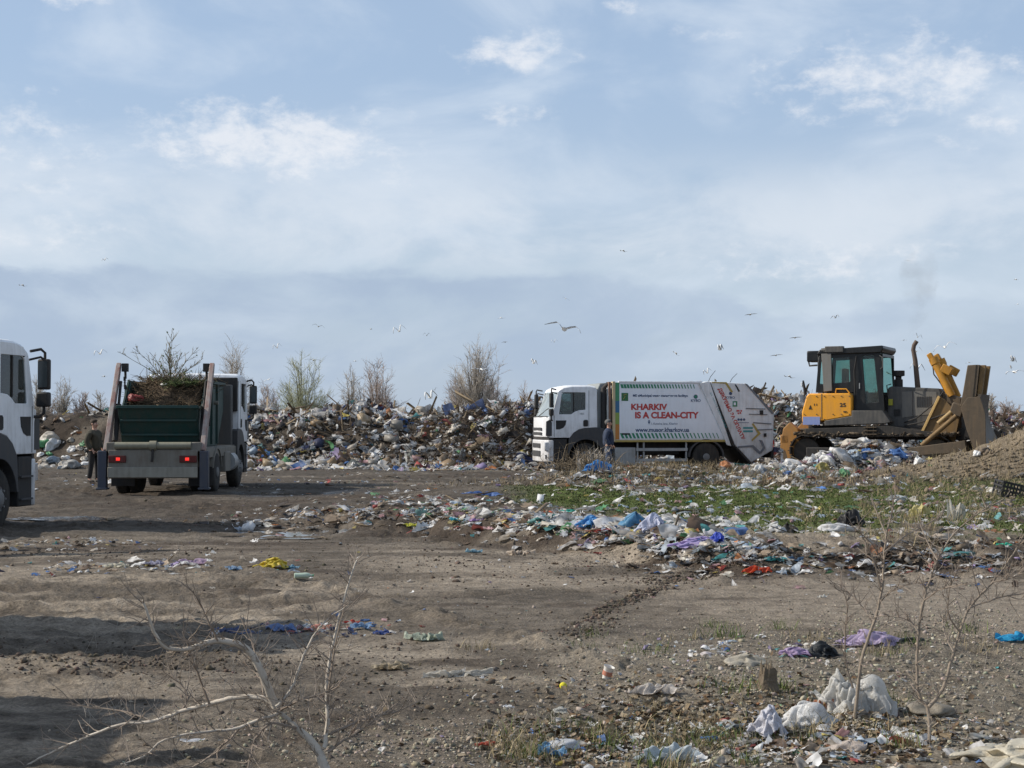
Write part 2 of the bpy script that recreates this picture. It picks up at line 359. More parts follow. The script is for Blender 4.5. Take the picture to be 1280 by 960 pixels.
# ------------------------------------------------------------------ the ground
TAN = np.array([.325, .275, .218]); MUD = np.array([.170, .142, .112]); DARK = np.array([.055, .042, .032]); GRN = np.array([.095, .13, .032]); GREY = np.array([.21, .18, .145]); DRY = np.array([.235, .19, .135])
def mixa(a, b, t): t = np.clip(t, 0, 1)[..., None]; return a*(1-t)+b*t
def grass_mask(x, y):
    e = bank_edge(x)
    g = sm((y-e-1.3)/1.2)*(1-sm((y-35-1.5*noise(x*.4, y*.1))/3.0))*sm((x+.6-np.maximum(0, (27-y))*.45)/1.6)*(1-.35*sm((x-8)/4))
    return g*sm((fbm(x*.7, y*.4, o=4, s=71)+.42)*3.2)
def ground_col(x, y):
    c = mixa(np.broadcast_to(MUD, x.shape+(3,)), TAN, sm(fbm(x*.35, y*.35, o=4, s=20)*1.5+.62))
    c = mixa(c, GREY, sm(fbm(x*1.1, y*1.6, o=4, s=22)*2)*.5)
    # darker damp far yard, churned
    c = mixa(c, np.array([.090, .077, .064]), sm((y-19)/8)*(1-sm((y-90)/40))*(.55+.45*sm(fbm(x*.3, y*.8, o=4, s=24)*1.6+.75)))
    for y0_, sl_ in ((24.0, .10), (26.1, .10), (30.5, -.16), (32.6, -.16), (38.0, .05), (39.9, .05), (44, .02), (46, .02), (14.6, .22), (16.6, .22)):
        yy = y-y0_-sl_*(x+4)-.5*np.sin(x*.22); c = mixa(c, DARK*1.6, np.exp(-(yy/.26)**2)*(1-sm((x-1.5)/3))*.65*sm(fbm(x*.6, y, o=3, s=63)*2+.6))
    c = mixa(c, DARK*1.5, sm(fbm(x*.22, y*1.1, o=5, s=64)*3.2-.35)*sm((y-15)/6)*.85)
    c = mixa(c, np.array([.10, .083, .066]), sm(fbm(x*.8, y*2.0, o=5, s=65)*3.5-.1)*.7*(1-sm((x-1.5)/2.5)))
    # track on the right: lighter, smooth
    tr = sm((y-11.8)/1.2)*(1-sm((y-16.8)/.8))*sm((x-.5)/2)
    c = mixa(c, np.array([.285, .24, .19]), tr*.75)
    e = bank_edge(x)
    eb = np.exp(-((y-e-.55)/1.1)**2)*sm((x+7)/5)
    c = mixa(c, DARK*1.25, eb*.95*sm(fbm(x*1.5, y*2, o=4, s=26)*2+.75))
    c = mixa(c, DARK*1.5, sm(fbm(x*.9, y*1.8, o=5, s=28)*3-.75)*.8)
    g = grass_mask(x, y); c = mixa(c, GRN, g*.95)
    mud2 = ga(x, y, -5.0, 34, 5, 6)*1.2*sm(fbm(x*.5, y*.8, o=4, s=33)*3+.6)
    c = mixa(c, DARK*1.35, mud2*.75)
    h = sm((Hm(x, y)-.3)/.3)*sm((y-34)/3)
    c = mixa(c, DRY*.95, h*(1-sm((y-44)/4)))
    mo = sm((mound(x, y))/.35)
    c = mixa(c, mixa(np.broadcast_to(DARK*.9, x.shape+(3,)), MUD*.8, sm(fbm(x*.9, y*.9, o=3, s=77)*2+.2)), mo)
    # gravelly foreground
    c = mixa(c, np.array([.24, .21, .165]), (1-sm((y-11)/2))*sm((x+.6)/2)*.7)
    # far plain: dull winter scrub
    far = sm((np.sqrt(x*x+y*y)-88)/10)
    c = mixa(c, np.array([.13, .115, .085]), far)
    wet = .9*np.clip(ga(x, y, -3.9, 23.1, 1.5, 1.1), 0, 1)*0+np.clip(ga(x, y, -5.6, 36.2, 2.0, 1.6)*1.2*sm(fbm(x*1.4, y*1.0, o=3, s=35)*3+.5)+ga(x, y, -8, 27.5, 3, .7)*sm(fbm(x*.9, y*2, o=3, s=36)*3+.2), 0, 1)
    return c, wet
def build_ground():
    a = np.radians(np.concatenate([np.linspace(-180, -45, 28)[:-1], np.linspace(-45, -23, 60)[:-1], np.linspace(-23, 23, 720), np.linspace(23, 45, 60)[1:], np.linspace(45, 180, 28)[1:-1]]))
    r = np.concatenate([[.5, 1.5, 3, 4.5], np.geomspace(6, 75, 620), np.geomspace(76, 160, 50), np.geomspace(175, 6000, 22)])
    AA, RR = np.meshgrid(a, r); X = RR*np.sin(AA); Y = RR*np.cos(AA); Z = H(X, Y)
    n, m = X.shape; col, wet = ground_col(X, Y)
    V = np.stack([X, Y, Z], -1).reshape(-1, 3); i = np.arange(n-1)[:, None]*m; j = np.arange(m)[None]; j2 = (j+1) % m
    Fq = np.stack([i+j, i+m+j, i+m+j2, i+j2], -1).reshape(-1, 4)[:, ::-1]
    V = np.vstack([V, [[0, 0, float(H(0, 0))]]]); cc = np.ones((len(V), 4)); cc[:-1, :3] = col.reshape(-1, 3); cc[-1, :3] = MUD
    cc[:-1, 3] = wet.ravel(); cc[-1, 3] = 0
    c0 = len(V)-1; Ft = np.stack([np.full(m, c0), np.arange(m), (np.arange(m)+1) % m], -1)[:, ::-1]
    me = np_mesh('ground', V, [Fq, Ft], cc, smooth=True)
    mt, g, p, o = newmat('trampled earth')
    at_ = N(g, 'ShaderNodeAttribute', attribute_name='Col'); tc = N(g, 'ShaderNodeTexCoord')
    n1 = N(g, 'ShaderNodeTexNoise', inp={'Scale': 5.0, 'Detail': 12.0, 'Roughness': .72}); n2 = N(g, 'ShaderNodeTexNoise', inp={'Scale': 42.0, 'Detail': 6.0, 'Roughness': .75})
    n3 = N(g, 'ShaderNodeTexVoronoi', inp={'Scale': 26.0, 'Randomness': 1.0})
    for q in (n1, n2, n3): L(g, tc.outputs['Object'], q.inputs['Vector'])
    r1 = ramp(g, n1.outputs[0], [(.30, (.30, .28, .26)), (.46, (.85, .84, .82)), (.60, (1.15, 1.15, 1.15)), (.72, (1.5, 1.5, 1.5))]); r2 = ramp(g, n2.outputs[0], [(.30, (.36, .34, .32)), (.50, (1, 1, 1)), (.70, (1.8, 1.75, 1.66))])
    m1 = N(g, 'ShaderNodeMix', data_type='RGBA', blend_type='MULTIPLY', inp={0: .9}); L(g, at_.outputs['Color'], m1.inputs[6]); L(g, r1.outputs[0], m1.inputs[7])
    m2 = N(g, 'ShaderNodeMix', data_type='RGBA', blend_type='MULTIPLY', inp={0: .8}); L(g, m1.outputs[2], m2.inputs[6]); L(g, r2.outputs[0], m2.inputs[7])
    m3 = N(g, 'ShaderNodeMix', data_type='RGBA', blend_type='MULTIPLY'); L(g, at_.outputs['Alpha'], m3.inputs[0]); L(g, m2.outputs[2], m3.inputs[6]); m3.inputs[7].default_value = (.35, .33, .31, 1)
    L(g, m3.outputs[2], p.inputs['Base Color'])
    rr = N(g, 'ShaderNodeMapRange', inp={'To Min': .95, 'To Max': .22}); L(g, at_.outputs['Alpha'], rr.inputs[0]); L(g, rr.outputs[0], p.inputs['Roughness']); p.inputs['Specular IOR Level'].default_value = .22
    ad = N(g, 'ShaderNodeMath', operation='MULTIPLY_ADD', inp={1: .35}); L(g, n2.outputs[0], ad.inputs[0]); L(g, n1.outputs[0], ad.inputs[2])
    dn = N(g, 'ShaderNodeMath', operation='MULTIPLY_ADD', inp={1: -.16}); L(g, n3.outputs['Distance'], dn.inputs[0]); L(g, ad.outputs[0], dn.inputs[2])
    b = N(g, 'ShaderNodeBump', inp={'Strength': 1.0, 'Distance': .075}); L(g, dn.outputs[0], b.inputs['Height']); L(g, b.outputs[0], p.inputs['Normal'])
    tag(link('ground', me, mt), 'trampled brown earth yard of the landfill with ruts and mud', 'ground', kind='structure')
build_ground()
def puddle(px, py, w, dp, lab):
    p = at(px, py); n = 40; a = np.linspace(0, 2*PI, n, endpoint=False); r = 1+.28*noise(np.cos(a)*2+px, np.sin(a)*2, s=3)
    V = np.stack([p.x+np.cos(a)*r*w/2, p.y+np.sin(a)*r*dp/2, 0*a+float(np.median(H(p.x+np.cos(a)*w*.3, p.y+np.sin(a)*dp*.3)))+.004], 1); me = bpy.data.meshes.new('puddle'); me.from_pydata([tuple(v) for v in V], [], [tuple(range(n))])
    m = MATS.get('muddy water')
    if not m: m, g, pp, o = newmat('muddy water'); pp.inputs['Base Color'].default_value = (.07, .055, .04, 1); pp.inputs['Roughness'].default_value = .06; t = N(g, 'ShaderNodeTexNoise', inp={'Scale': 8.0}); b = N(g, 'ShaderNodeBump', inp={'Strength': .08, 'Distance': .01}); L(g, t.outputs[0], b.inputs['Height']); L(g, b.outputs[0], pp.inputs['Normal']); MATS['muddy water'] = m
    tag(link('puddle', me, m), lab, 'puddle', kind='structure')
puddle(350, 668, 2.0, 1.5, 'shallow muddy puddle in the ruts at left of the litter band'); puddle(335, 617, 2.6, 1.6, 'wet puddle right of the skip truck wheels'); puddle(95, 648, 2.4, 1.0, 'thin puddle in a rut beside the cut off truck'); puddle(300, 655, 1.4, 1.1, 'small muddy puddle in the shaded ruts')

# ------------------------------------------------------------------ scattered pieces (shapes)
def ico(sub):
    bm = bmesh.new(); bmesh.ops.create_icosphere(bm, subdivisions=sub, radius=1); bm.verts.ensure_lookup_table()
    V = np.array([v.co[:] for v in bm.verts]); Fc = np.array([[v.index for v in f.verts] for f in bm.faces]); bm.free(); return V, Fc
def grid(n):
    g = np.linspace(-1, 1, n); X, Y = np.meshgrid(g, g); V = np.stack([X, Y, X*0], -1).reshape(-1, 3)
    i = np.arange(n-1)[:, None]*n; j = np.arange(n-1)[None]; return V, np.stack([i+j, i+j+1, i+n+j+1, i+n+j], -1).reshape(-1, 4)
def bag_shape(seed, sub=2, fold=.28, flat=.75):
    V, Fc = ico(sub); s = seed*3.7
    rd = 1-np.abs(fbm(V[:, 0]*1.6+s, V[:, 1]*1.6, V[:, 2]*1.6+s, o=3, s=seed))*2.2
    r2 = 1-np.abs(noise(V[:, 0]*4.5+s, V[:, 1]*4.5, V[:, 2]*4.5, s=seed+5))*2
    lump = fbm(V[:, 0]+s, V[:, 1]+s, V[:, 2], o=2, s=seed+9)
    P = V*(1+fold*.55*rd+.07*r2+.35*lump)[:, None]
    if sub >= 4:
        r3 = 1-np.abs(noise(V[:, 0]*11+s, V[:, 1]*11, V[:, 2]*11, s=seed+6))*2; P = P+V*(.03*r3)[:, None]
    P[:, 2] *= flat
    k = sm((V[:, 2]-.8)/.2)*(1 if seed % 3 == 0 else 0)
    if sub <= 1: P = P+np.random.default_rng(seed).normal(0, .17, P.shape)
    P[:, 0] *= 1-.6*k; P[:, 1] *= 1-.6*k; P[:, 2] += .35*k
    P[:, 2] = np.maximum(P[:, 2], -.42+.03*r2); P[:, 2] += .42*.8
    return P, Fc
def sheet_shape(seed, n=7, amp=.35):
    V, Fc = grid(n); s = seed*5.1
    rr = 1+.35*noise(V[:, 0]*1.3+s, V[:, 1]*1.3, s=seed); P = V*rr[:, None]
    P[:, 0] += .25*noise(V[:, 0]*2+s, V[:, 1]*2+9, s=seed+1); P[:, 1] += .25*noise(V[:, 0]*2+s+4, V[:, 1]*2, s=seed+2)
    P[:, 2] = amp*(1-np.abs(fbm(V[:, 0]*1.5+s, V[:, 1]*1.5, o=3, s=seed+3))*2.5)+amp*.3*noise(V[:, 0]*5, V[:, 1]*5+s, s=seed); P[:, 2] -= P[:, 2].min()*.8; return P, Fc
def box_shape(seed):
    V, Fc = grid(2); V = np.array([(a, b, c) for a in (-1, 1) for b in (-1, 1) for c in (0, 1.1)], float)
    r_ = np.random.default_rng(seed); V = V*(1, .75, .8)+r_.normal(0, .07, V.shape)
    return V, np.array([(0, 1, 3, 2), (4, 6, 7, 5), (0, 4, 5, 1), (2, 3, 7, 6), (0, 2, 6, 4), (1, 5, 7, 3)])
def stone_shape(seed, sub=1):
    V, Fc = ico(sub); r_ = np.random.default_rng(seed); V = V*(1+r_.normal(0, .24, (len(V), 1))); V = V*(1, .8, .6); V[:, 2] += .15; return V, Fc
def plank_shape(seed):
    V, Fc = box_shape(seed); V = V*(1, .09, .05); V[:, 2] += .03; return V, Fc
def bottle_shape(seed):
    mb = MB().lathe([(.16, -1), (.22, -.93), (.22, .3), (.08, .65), (.08, .9)], (0, 0, .2), 'x', 8); q = [f for f in mb.f if len(f) == 4]
    return np.array(mb.v), np.array(q)
def scatter(protos, pos, scale, col, rot=None, tilt=.5, up=None, r_=rng, z_lift=0):
    """merge many transformed copies of the prototypes; returns V, F lists, colours"""
    n = len(pos); which = r_.integers(0, len(protos), n); Vs = []; Fs = {}; Cs = []; base = 0
    yaw = r_.uniform(0, 2*PI, n) if rot is None else rot
    tx = r_.normal(0, tilt, n); ty = r_.normal(0, tilt, n)
    sc = np.asarray(scale); sc = sc[:, None]*np.ones(3) if sc.ndim == 1 else sc
    for k, (PV, PF) in enumerate(protos):
        idx = np.where(which == k)[0]
        if not len(idx): continue
        cz, sz = np.cos(yaw[idx]), np.sin(yaw[idx]); cx, sx_ = np.cos(tx[idx]), np.sin(tx[idx]); cy, sy_ = np.cos(ty[idx]), np.sin(ty[idx])
        P = PV[None]*sc[idx][:, None]
        y1 = P[..., 1]*cx[:, None]-P[..., 2]*sx_[:, None]; z1 = P[..., 1]*sx_[:, None]+P[..., 2]*cx[:, None]
        x2 = P[..., 0]*cy[:, None]+z1*sy_[:, None]; z2 = -P[..., 0]*sy_[:, None]+z1*cy[:, None]
        x3 = x2*cz[:, None]-y1*sz[:, None]; y3 = x2*sz[:, None]+y1*cz[:, None]
        Q = np.stack([x3, y3, z2+z_lift], -1)+pos[idx][:, None]
        m = len(PV); Vs.append(Q.reshape(-1, 3)); cc_ = np.repeat(col[idx], m, 0)
        if m > 30: cc_ = np.clip(cc_*(1+.55*noise(np.tile(PV[:, 0], len(idx))*2.4+np.repeat(idx, m)*1.7, np.tile(PV[:, 1], len(idx))*2.4, s=4))[:, None], .01, .85)
        Cs.append(cc_)
        Fs.setdefault(PF.shape[1], []).append((PF[None]+(base+np.arange(len(idx))*m)[:, None, None]).reshape(-1, PF.shape[1])); base += len(idx)*m
    return np.vstack(Vs), [np.vstack(f) for f in Fs.values()], np.vstack(Cs)
def stuff(name, parts, mat, label, cat, smooth=False):
    Vs = []; Cs = []; Fs = []; b = 0
    for V, Fl, c in parts: Vs.append(V); Cs.append(c); Fs += [f+b for f in Fl]; b += len(V)
    D = {}
    for f in Fs: D.setdefault(f.shape[1], []).append(f)
    me = np_mesh(name, np.vstack(Vs), [np.vstack(f) for f in D.values()], np.vstack(Cs), smooth)
    return tag(link(name, me, mat), label, cat, kind='stuff')
PAL = {'white': (.84, .84, .83), 'cream': (.66, .59, .49), 'grey': (.30, .30, .29), 'pale blue': (.36, .45, .55), 'blue': (.05, .18, .50), 'teal': (.05, .36, .38), 'red': (.42, .06, .05), 'orange': (.55, .20, .05), 'pink': (.55, .30, .33), 'yellow': (.58, .47, .08), 'green': (.10, .36, .14), 'purple': (.34, .26, .50), 'black': (.025, .025, .028), 'brown': (.16, .10, .06), 'tan': (.34, .25, .16), 'navy': (.04, .06, .16)}
def pal(n, weights, r_=rng, dirt=.25):
    ks = list(weights); w = np.array([weights[k] for k in ks], float); w /= w.sum()
    c = np.array([PAL[k] for k in ks])[r_.choice(len(ks), n, p=w)]
    g_ = c.mean(1, keepdims=True); c = (c*.78+g_*.22)*r_.uniform(.6, 1.3, (n, 1)); t = r_.uniform(0, 1, (n, 1))**1.5*dirt*2; return np.clip(c*(1-t)+np.array([.17, .13, .10])*t, .01, .85)
MIX = {'white': 34, 'cream': 14, 'grey': 12, 'pale blue': 5, 'blue': 3, 'teal': 1.5, 'red': 2, 'orange': 1.5, 'pink': 2.5, 'yellow': 2, 'green': 1.5, 'purple': 1.5, 'black': 9, 'brown': 16, 'tan': 16, 'navy': 3}
MIXD = dict(MIX); MIXD.update({'black': 24, 'brown': 24, 'tan': 18, 'white': 48, 'cream': 26, 'pink': 4, 'pale blue': 7})
MIXW = {'white': 50, 'cream': 18, 'grey': 8, 'pale blue': 7, 'blue': 3, 'teal': 3, 'pink': 3, 'yellow': 3, 'purple': 2, 'red': 2, 'orange': 1.5, 'green': 2, 'tan': 10, 'brown': 6}
BOXES = [box_shape(q) for q in range(5)]; STONES = [stone_shape(q) for q in range(8)]; PLANKS = [plank_shape(q) for q in range(4)]
LM = littermat('crumpled litter', 'attr', scale=9, bump=.4, transl=.34); LO = littermat('plastic bag film', 'obj', scale=16, bump=.55, dist=.012, transl=.30, rough=.38)
# ---- crumpled plastic: small position-based cloth solver, run once per prototype
def pbd(V, E, rest, wgt, steps, grav=.004, iters=6, spheres=(), pins=None, damp=.9, fric=.5, swell=0.0, Fc=None):
    V = V.copy(); n = len(V); P = V.copy(); vel = V*0; i, j = E[:, 0], E[:, 1]; pin0 = None if pins is None else V[pins].copy()
    cnt = np.maximum(np.bincount(i, wgt, n)+np.bincount(j, wgt, n), 1e-6)
    for s in range(steps):
        vel *= damp; vel[:, 2] -= grav; P = V+vel
        for q in range(iters):
            d = P[i]-P[j]; l = np.sqrt((d*d).sum(1))+1e-9; c = (d*((l-rest)/l*.5*wgt)[:, None])
            for a in range(3): P[:, a] -= (np.bincount(i, c[:, a], n)-np.bincount(j, c[:, a], n))/cnt*1.5
            for cx, cy, cz, r in spheres:
                w = P-(cx, cy, cz); l = np.sqrt((w*w).sum(1))+1e-9; m = l < r; P[m] = (cx, cy, cz)+w[m]/l[m][:, None]*r
            m = P[:, 2] < 0; P[m, 2] = 0; P[m, :2] += (V[m, :2]-P[m, :2])*fric
            if pins is not None: P[pins] = pin0
        vel = P-V; V = P.copy()
    return V
def tri_bend(Fc):
    d = {}
    for f in Fc:
        for a in range(3):
            k = (min(f[a], f[(a+1) % 3]), max(f[a], f[(a+1) % 3])); d.setdefault(k, []).append(f[(a+2) % 3])
    E = np.array(list(d.keys())); B = np.array([v for v in d.values() if len(v) == 2]); return E, B
def sim_bag(seed, sub=4, squash=(.50, .46, .44), steps=20, bend=.3, slump=1.0):
    V, Fc = ico(sub); E, B = tri_bend(Fc); r_ = np.random.default_rng(seed); s = seed*2.3
    V = V*(1+.22*fbm(V[:, 0]*1.3+s, V[:, 1]*1.3, V[:, 2]*1.3, o=2, s=seed))[:, None]
    top = sm((V[:, 2]-.75)/.3)*(seed % 2); V[:, 0] *= 1-.55*top; V[:, 1] *= 1-.55*top; V[:, 2] += .35*top
    re = np.linalg.norm(V[E[:, 0]]-V[E[:, 1]], axis=1); rb = np.linalg.norm(V[B[:, 0]]-V[B[:, 1]], axis=1)
    X = V*squash*(1+.22*fbm(V[:, 0]*3.2+s, V[:, 1]*3.2, V[:, 2]*3.2, o=3, s=seed+3))[:, None]; X[:, 2] += .32; 
    c = r_.normal(0, .15, (3, 2)); sp = [(0, 0, .30, .28), (c[0, 0]+.2, c[0, 1], .2, .2)]
    X = pbd(X, np.vstack([E, B]), np.concatenate([re, rb]), np.concatenate([np.ones(len(E)), np.full(len(B), bend)]), steps, grav=.0012*slump, spheres=sp, fric=.6)
    return X, Fc
def sim_sheet(seed, n=46, comp=.72, steps=20, spheres=(), bend=.6, zn=.3, lift=.3, aspect=1.0):
    V, Fc = grid(n); s = seed*3.1; idx = np.arange(n*n).reshape(n, n); e = []; w = []
    for a, b, k in ((idx[:, :-1], idx[:, 1:], 1), (idx[:-1], idx[1:], 1), (idx[:-1, :-1], idx[1:, 1:], .5), (idx[1:, :-1], idx[:-1, 1:], .5), (idx[:, :-2], idx[:, 2:], bend), (idx[:-2], idx[2:], bend), (idx[:, :-3], idx[:, 3:], bend*.5), (idx[:-3], idx[3:], bend*.5)):
        q = np.stack([a.ravel(), b.ravel()], 1); e.append(q); w.append(np.full(len(q), k, float))
    E = np.vstack(e); w = np.concatenate(w)
    th = np.arctan2(V[:, 1], V[:, 0]); V = V*(1+.25*noise(np.cos(th)*1.5+s, np.sin(th)*1.5, s=seed))[:, None]
    re = np.linalg.norm(V[E[:, 0]]-V[E[:, 1]], axis=1)
    X = V*(comp, comp*aspect, 1); X[:, 0] += .10*noise(V[:, 0]*3+s, V[:, 1]*3, s=seed+1); X[:, 1] += .10*noise(V[:, 0]*3, V[:, 1]*3+s, s=seed+2)
    X[:, 2] = lift+zn*fbm(V[:, 0]*2+s, V[:, 1]*2, o=3, s=seed+4)+np.maximum(.0, max([0]+[q[2]+q[3] for q in spheres]))*np.exp(-(V[:, 0]**2+V[:, 1]**2)*1.2)
    X = pbd(X, E, re, w, steps, grav=.0015, spheres=spheres, fric=.75); return X, Fc
def unit(V):
    V = V-[(V[:, 0].max()+V[:, 0].min())/2, (V[:, 1].max()+V[:, 1].min())/2, 0]; return V/[np.abs(V[:, 0]).max(), np.abs(V[:, 1]).max(), V[:, 2].max()]
SIMB = [sim_bag(q) for q in range(9)]
SIMS = [(unit(V), Fc) for V, Fc in [sim_sheet(q, 36) for q in range(7)]+[sim_sheet(10, 36, comp=.6, aspect=.8), sim_sheet(11, 36, comp=.75, zn=.15, lift=.1)]]
SIMH = [(unit(V), Fc) for V, Fc in [sim_sheet(20, 50, .55, 34, [(.1, 0, .3, .34), (-.3, .1, .15, .2)]), sim_sheet(21, 50, .6, 34, [(.25, 0, .3, .3), (-.3, 0, .25, .26)]), sim_sheet(23, 50, .5, 30, [(0, 0, .45, .26)]), sim_sheet(24, 50, .6, 30, [(-.2, .1, .2, .3), (.35, 0, .1, .2)])]]
SACK = [(unit(V), Fc) for V, Fc in [sim_sheet(30, 88, .44, 30, [(.28, 0, .20, .24), (-.3, .05, .06, .18)], zn=.7, lift=.2, bend=.14)]]
BAGS_S = [sim_sheet(q+30, 9, .40, 10, zn=.75, lift=.45, bend=.3) for q in range(10)]
def jag(p, q):
    V, Fc = p; r_ = np.random.default_rng(q); V = V+r_.normal(0, .055, V.shape); c = V[Fc].mean(1); keep = np.hypot(c[:, 0], c[:, 1]*r_.uniform(.9, 1.6))+.22*r_.normal(0, 1, len(c)) < .75; keep[len(c)//2] = True; return V, Fc[keep]
SHEETS = [jag(sim_sheet(q+50, 9, .58, 12, zn=.6, lift=.35), q) for q in range(12)]; SHEETS_F = [jag(sim_sheet(q+70, 9, .66, 14, zn=.45, lift=.2), q+9) for q in range(14)]
def items(n, pos, smin, smax, mix, tilt=.45, w=(.34, .36, .16, .14), flat=False, dirt=.25):
    """mixed rubbish at given positions: bags, sheets, boxes, planks"""
    k = rng.choice(4, n, p=np.array(w)/sum(w)); s = smin*(smax/smin)**rng.beta(1.1, 2.4, n); out = []
    col = pal(n, mix, dirt=dirt)
    for t, pr in enumerate((BAGS_S, SHEETS_F if flat else SHEETS, BOXES, PLANKS)):
        i = np.where(k == t)[0]
        if not len(i): continue
        sc = s[i][:, None]*np.stack([rng.uniform(.7, 1.4, len(i)), rng.uniform(.6, 1.1, len(i)), rng.uniform(.5, 1.0, len(i))], 1)*(.5, .62, .38, 1.4)[t]
        c = col[i]
        if t in (0, 1): m_ = len(pr[0][0])
        if t == 3: c = np.array([.26, .20, .13])*rng.uniform(.4, 1.5, (len(i), 1))
        out.append(scatter(pr, pos[i], sc, c, tilt=tilt if t != 3 else tilt*.7))
    return out

# ---- the long rubbish heap
def mound_pts(n, x0, x1, ymin=-.4, ymax=7.5):
    x = rng.uniform(x0, x1, n); t = rng.uniform(0, 1, n); y = mound_y(x)+ymin+(ymax-ymin)*t; return np.stack([x, y, H(x, y)], 1)
def build_heap():
    P = mound_pts(7600, -11, 31); n = len(P); pale = fbm(P[:, 0]*.35, P[:, 1]*.5, o=3, s=90)
    a = items(n, P, .14, .85, MIXD, dirt=.12, w=(.12, .64, .10, .14), tilt=.8)
    Q = mound_pts(3200, -11, 31, -1.2, 2.0); b = items(len(Q), Q, .15, .7, MIXW, dirt=.2)
    Q = mound_pts(3500, -11, 31, 3.5, 9); Q[:, 2] += .06; c = items(len(Q), Q, .2, .9, MIX, tilt=.8)
    Q = mound_pts(7000, -11, 31, -.6, 6); d = items(len(Q), Q, .09, .3, MIXD, w=(.4, .4, .1, .1))
    stuff('heap_rubbish', a+b+c+d, LM, 'dense mixed household rubbish covering the long heap behind the trucks', 'rubbish')
    P = mound_pts(700, -32, -11, -1, 7); e = items(700, P, .15, .7, MIX, dirt=.3)
    stuff('loose_rubbish', e, LM, 'thin rubbish scattered over the brown earth heaps at far left', 'rubbish')
build_heap()
# brush and dark sticks in the heap
def stick_cloud(n, posf, length, r0, col, up=.5):
    V = []; Fq = []; cc = []
    for q in range(n):
        p = posf(q); d = Vector((random.gauss(0, 1), random.gauss(0, 1)*.8, random.gauss(0, up)+up*.6)).normalized(); l = length*random.uniform(.4, 1.3)
        bend = Vector((random.gauss(0, .15), random.gauss(0, .15), random.gauss(0, .15)))*l
        pts = [p, p+d*l*.5+bend, p+d*l]; mb = MB().tube(pts, [r0, r0*.8, r0*.3], 3, False)
        b = len(V)*1; base = sum(len(v) for v in V) if False else None
        V.append(np.array(mb.v)); Fq.append(np.array(mb.f)); cc.append(np.tile(np.array(col)*random.uniform(.5, 1.5), (len(mb.v), 1)))
    off = 0; FF = []
    for v, f in zip(V, Fq): FF.append(f+off); off += len(v)
    return np.vstack(V), [np.vstack(FF)], np.vstack(cc)
AM = attrmat('dead wood and soil', .9, .45, 22)
def brush_pos(q):
    x = random.gauss(-.75, 1.3); y = float(mound_y(np.array(x)))+random.uniform(.4, 6); return Vector((x, y, float(H(x, y))+random.uniform(-.15, .12)))
stuff('brush_heap', [stick_cloud(2600, brush_pos, .62, .012, (.085, .062, .045), up=.2)], AM, 'dark tangled brushwood dumped on the heap left of the rubbish truck cab', 'brushwood')
def brush_pos2(q):
    x = random.uniform(-10.5, 28); y = float(mound_y(np.array(x)))+random.uniform(.5, 7.5); return Vector((x, y, float(H(x, y))+random.uniform(0, .1)))
stuff('heap_sticks', [stick_cloud(1500, brush_pos2, .6, .014, (.10, .075, .055))], AM, 'broken sticks and twigs poking out all along the heap', 'sticks')

bw = lambda q: (lambda x, y: Vector((x, y, float(H(x, y))+random.uniform(0, .45))))(random.gauss(2.35, .55), random.gauss(49.6, .5))
stuff('dry_brush', [stick_cloud(420, bw, .6, .010, (.20, .16, .11), up=.7)], AM, 'dry tangled brush standing before the front wheel of the rubbish truck', 'brushwood')
# ---- individual bags on the heaps (each a thing)
BAG_ME = []
for V, Fc in SIMB:
    me = np_mesh('rubbish_bag', V, Fc, None, True); me.materials.append(LO); BAG_ME.append(me)
def bag(loc, size, colname, label, group=None, rz=None, mesh=None, name='rubbish_bag', cat='rubbish bag', tilt=.35):
    o = bpy.data.objects.new(name, mesh or random.choice(BAG_ME)); C.objects.link(o); o.location = Vector(loc)-Vector((0, 0, .02)); s = size/2 if not isinstance(size, tuple) else 1
    o.scale = (s*random.uniform(.85, 1.2), s*random.uniform(.75, 1.0), s*random.uniform(.7, 1.0)) if not isinstance(size, tuple) else tuple(q/2 for q in size)
    o.rotation_euler = (random.gauss(0, tilt), random.gauss(0, tilt), random.uniform(0, 6.3) if rz is None else rz)
    c = PAL[colname]; g_ = sum(c)/3; c = tuple(q*.8+g_*.2 for q in c); k = random.uniform(.65, 1.1); o.color = (c[0]*k, c[1]*k, c[2]*k, 1); return tag(o, label, cat, group)
cw = ['white']*16+['cream']*6+['grey']*2+['pale blue']*3+['black']*5+['blue', 'blue', 'pink', 'orange', 'red', 'yellow', 'green', 'purple', 'tan']
def zone_bags(n, x0, x1, y0, y1, s0, s1, where):
    for q in range(n):
        x = random.uniform(x0, x1); y = float(mound_y(np.array(x)))+random.uniform(y0, y1); cn = random.choice(cw)
        sz = random.uniform(s0, s1); bb_ = bag((x, y, float(H(x, y))-.18*sz), sz, cn, f'{cn} rubbish bag lying {where}', f'{cn} bags {where}', tilt=.9); bb_.scale = (bb_.scale[0]*random.uniform(.7, 1.5), bb_.scale[1]*random.uniform(.6, 1.1), bb_.scale[2]*random.uniform(.5, 1.0))
zone_bags(120, -10.6, -2.6, -.5, 5.2, .18, .55, 'on the long heap between the skip truck and the brushwood')
zone_bags(26, -2.4, .6, -.4, 4.0, .28, .7, 'at the foot of the dark brushwood')
zone_bags(22, 9.0, 11.2, 4.5, 8, .3, .65, 'on the heap top right behind the rubbish truck')
zone_bags(22, 19, 25, 0, 5, .3, .65, 'on the heap right of the bulldozer blade')
for q in range(34):
    px = random.uniform(50, 118); py = random.uniform(556, 588)-max(0, (px-90))*.1; p = at(px, py); cn = random.choice(['white']*6+['cream']*3+['grey', 'pale blue', 'tan', 'red', 'green'])
    bag(p, random.uniform(.25, .75), cn, f'{cn} rubbish bag in the small pile left of the skip truck', f'{cn} bags in the small pile left of the skip truck')
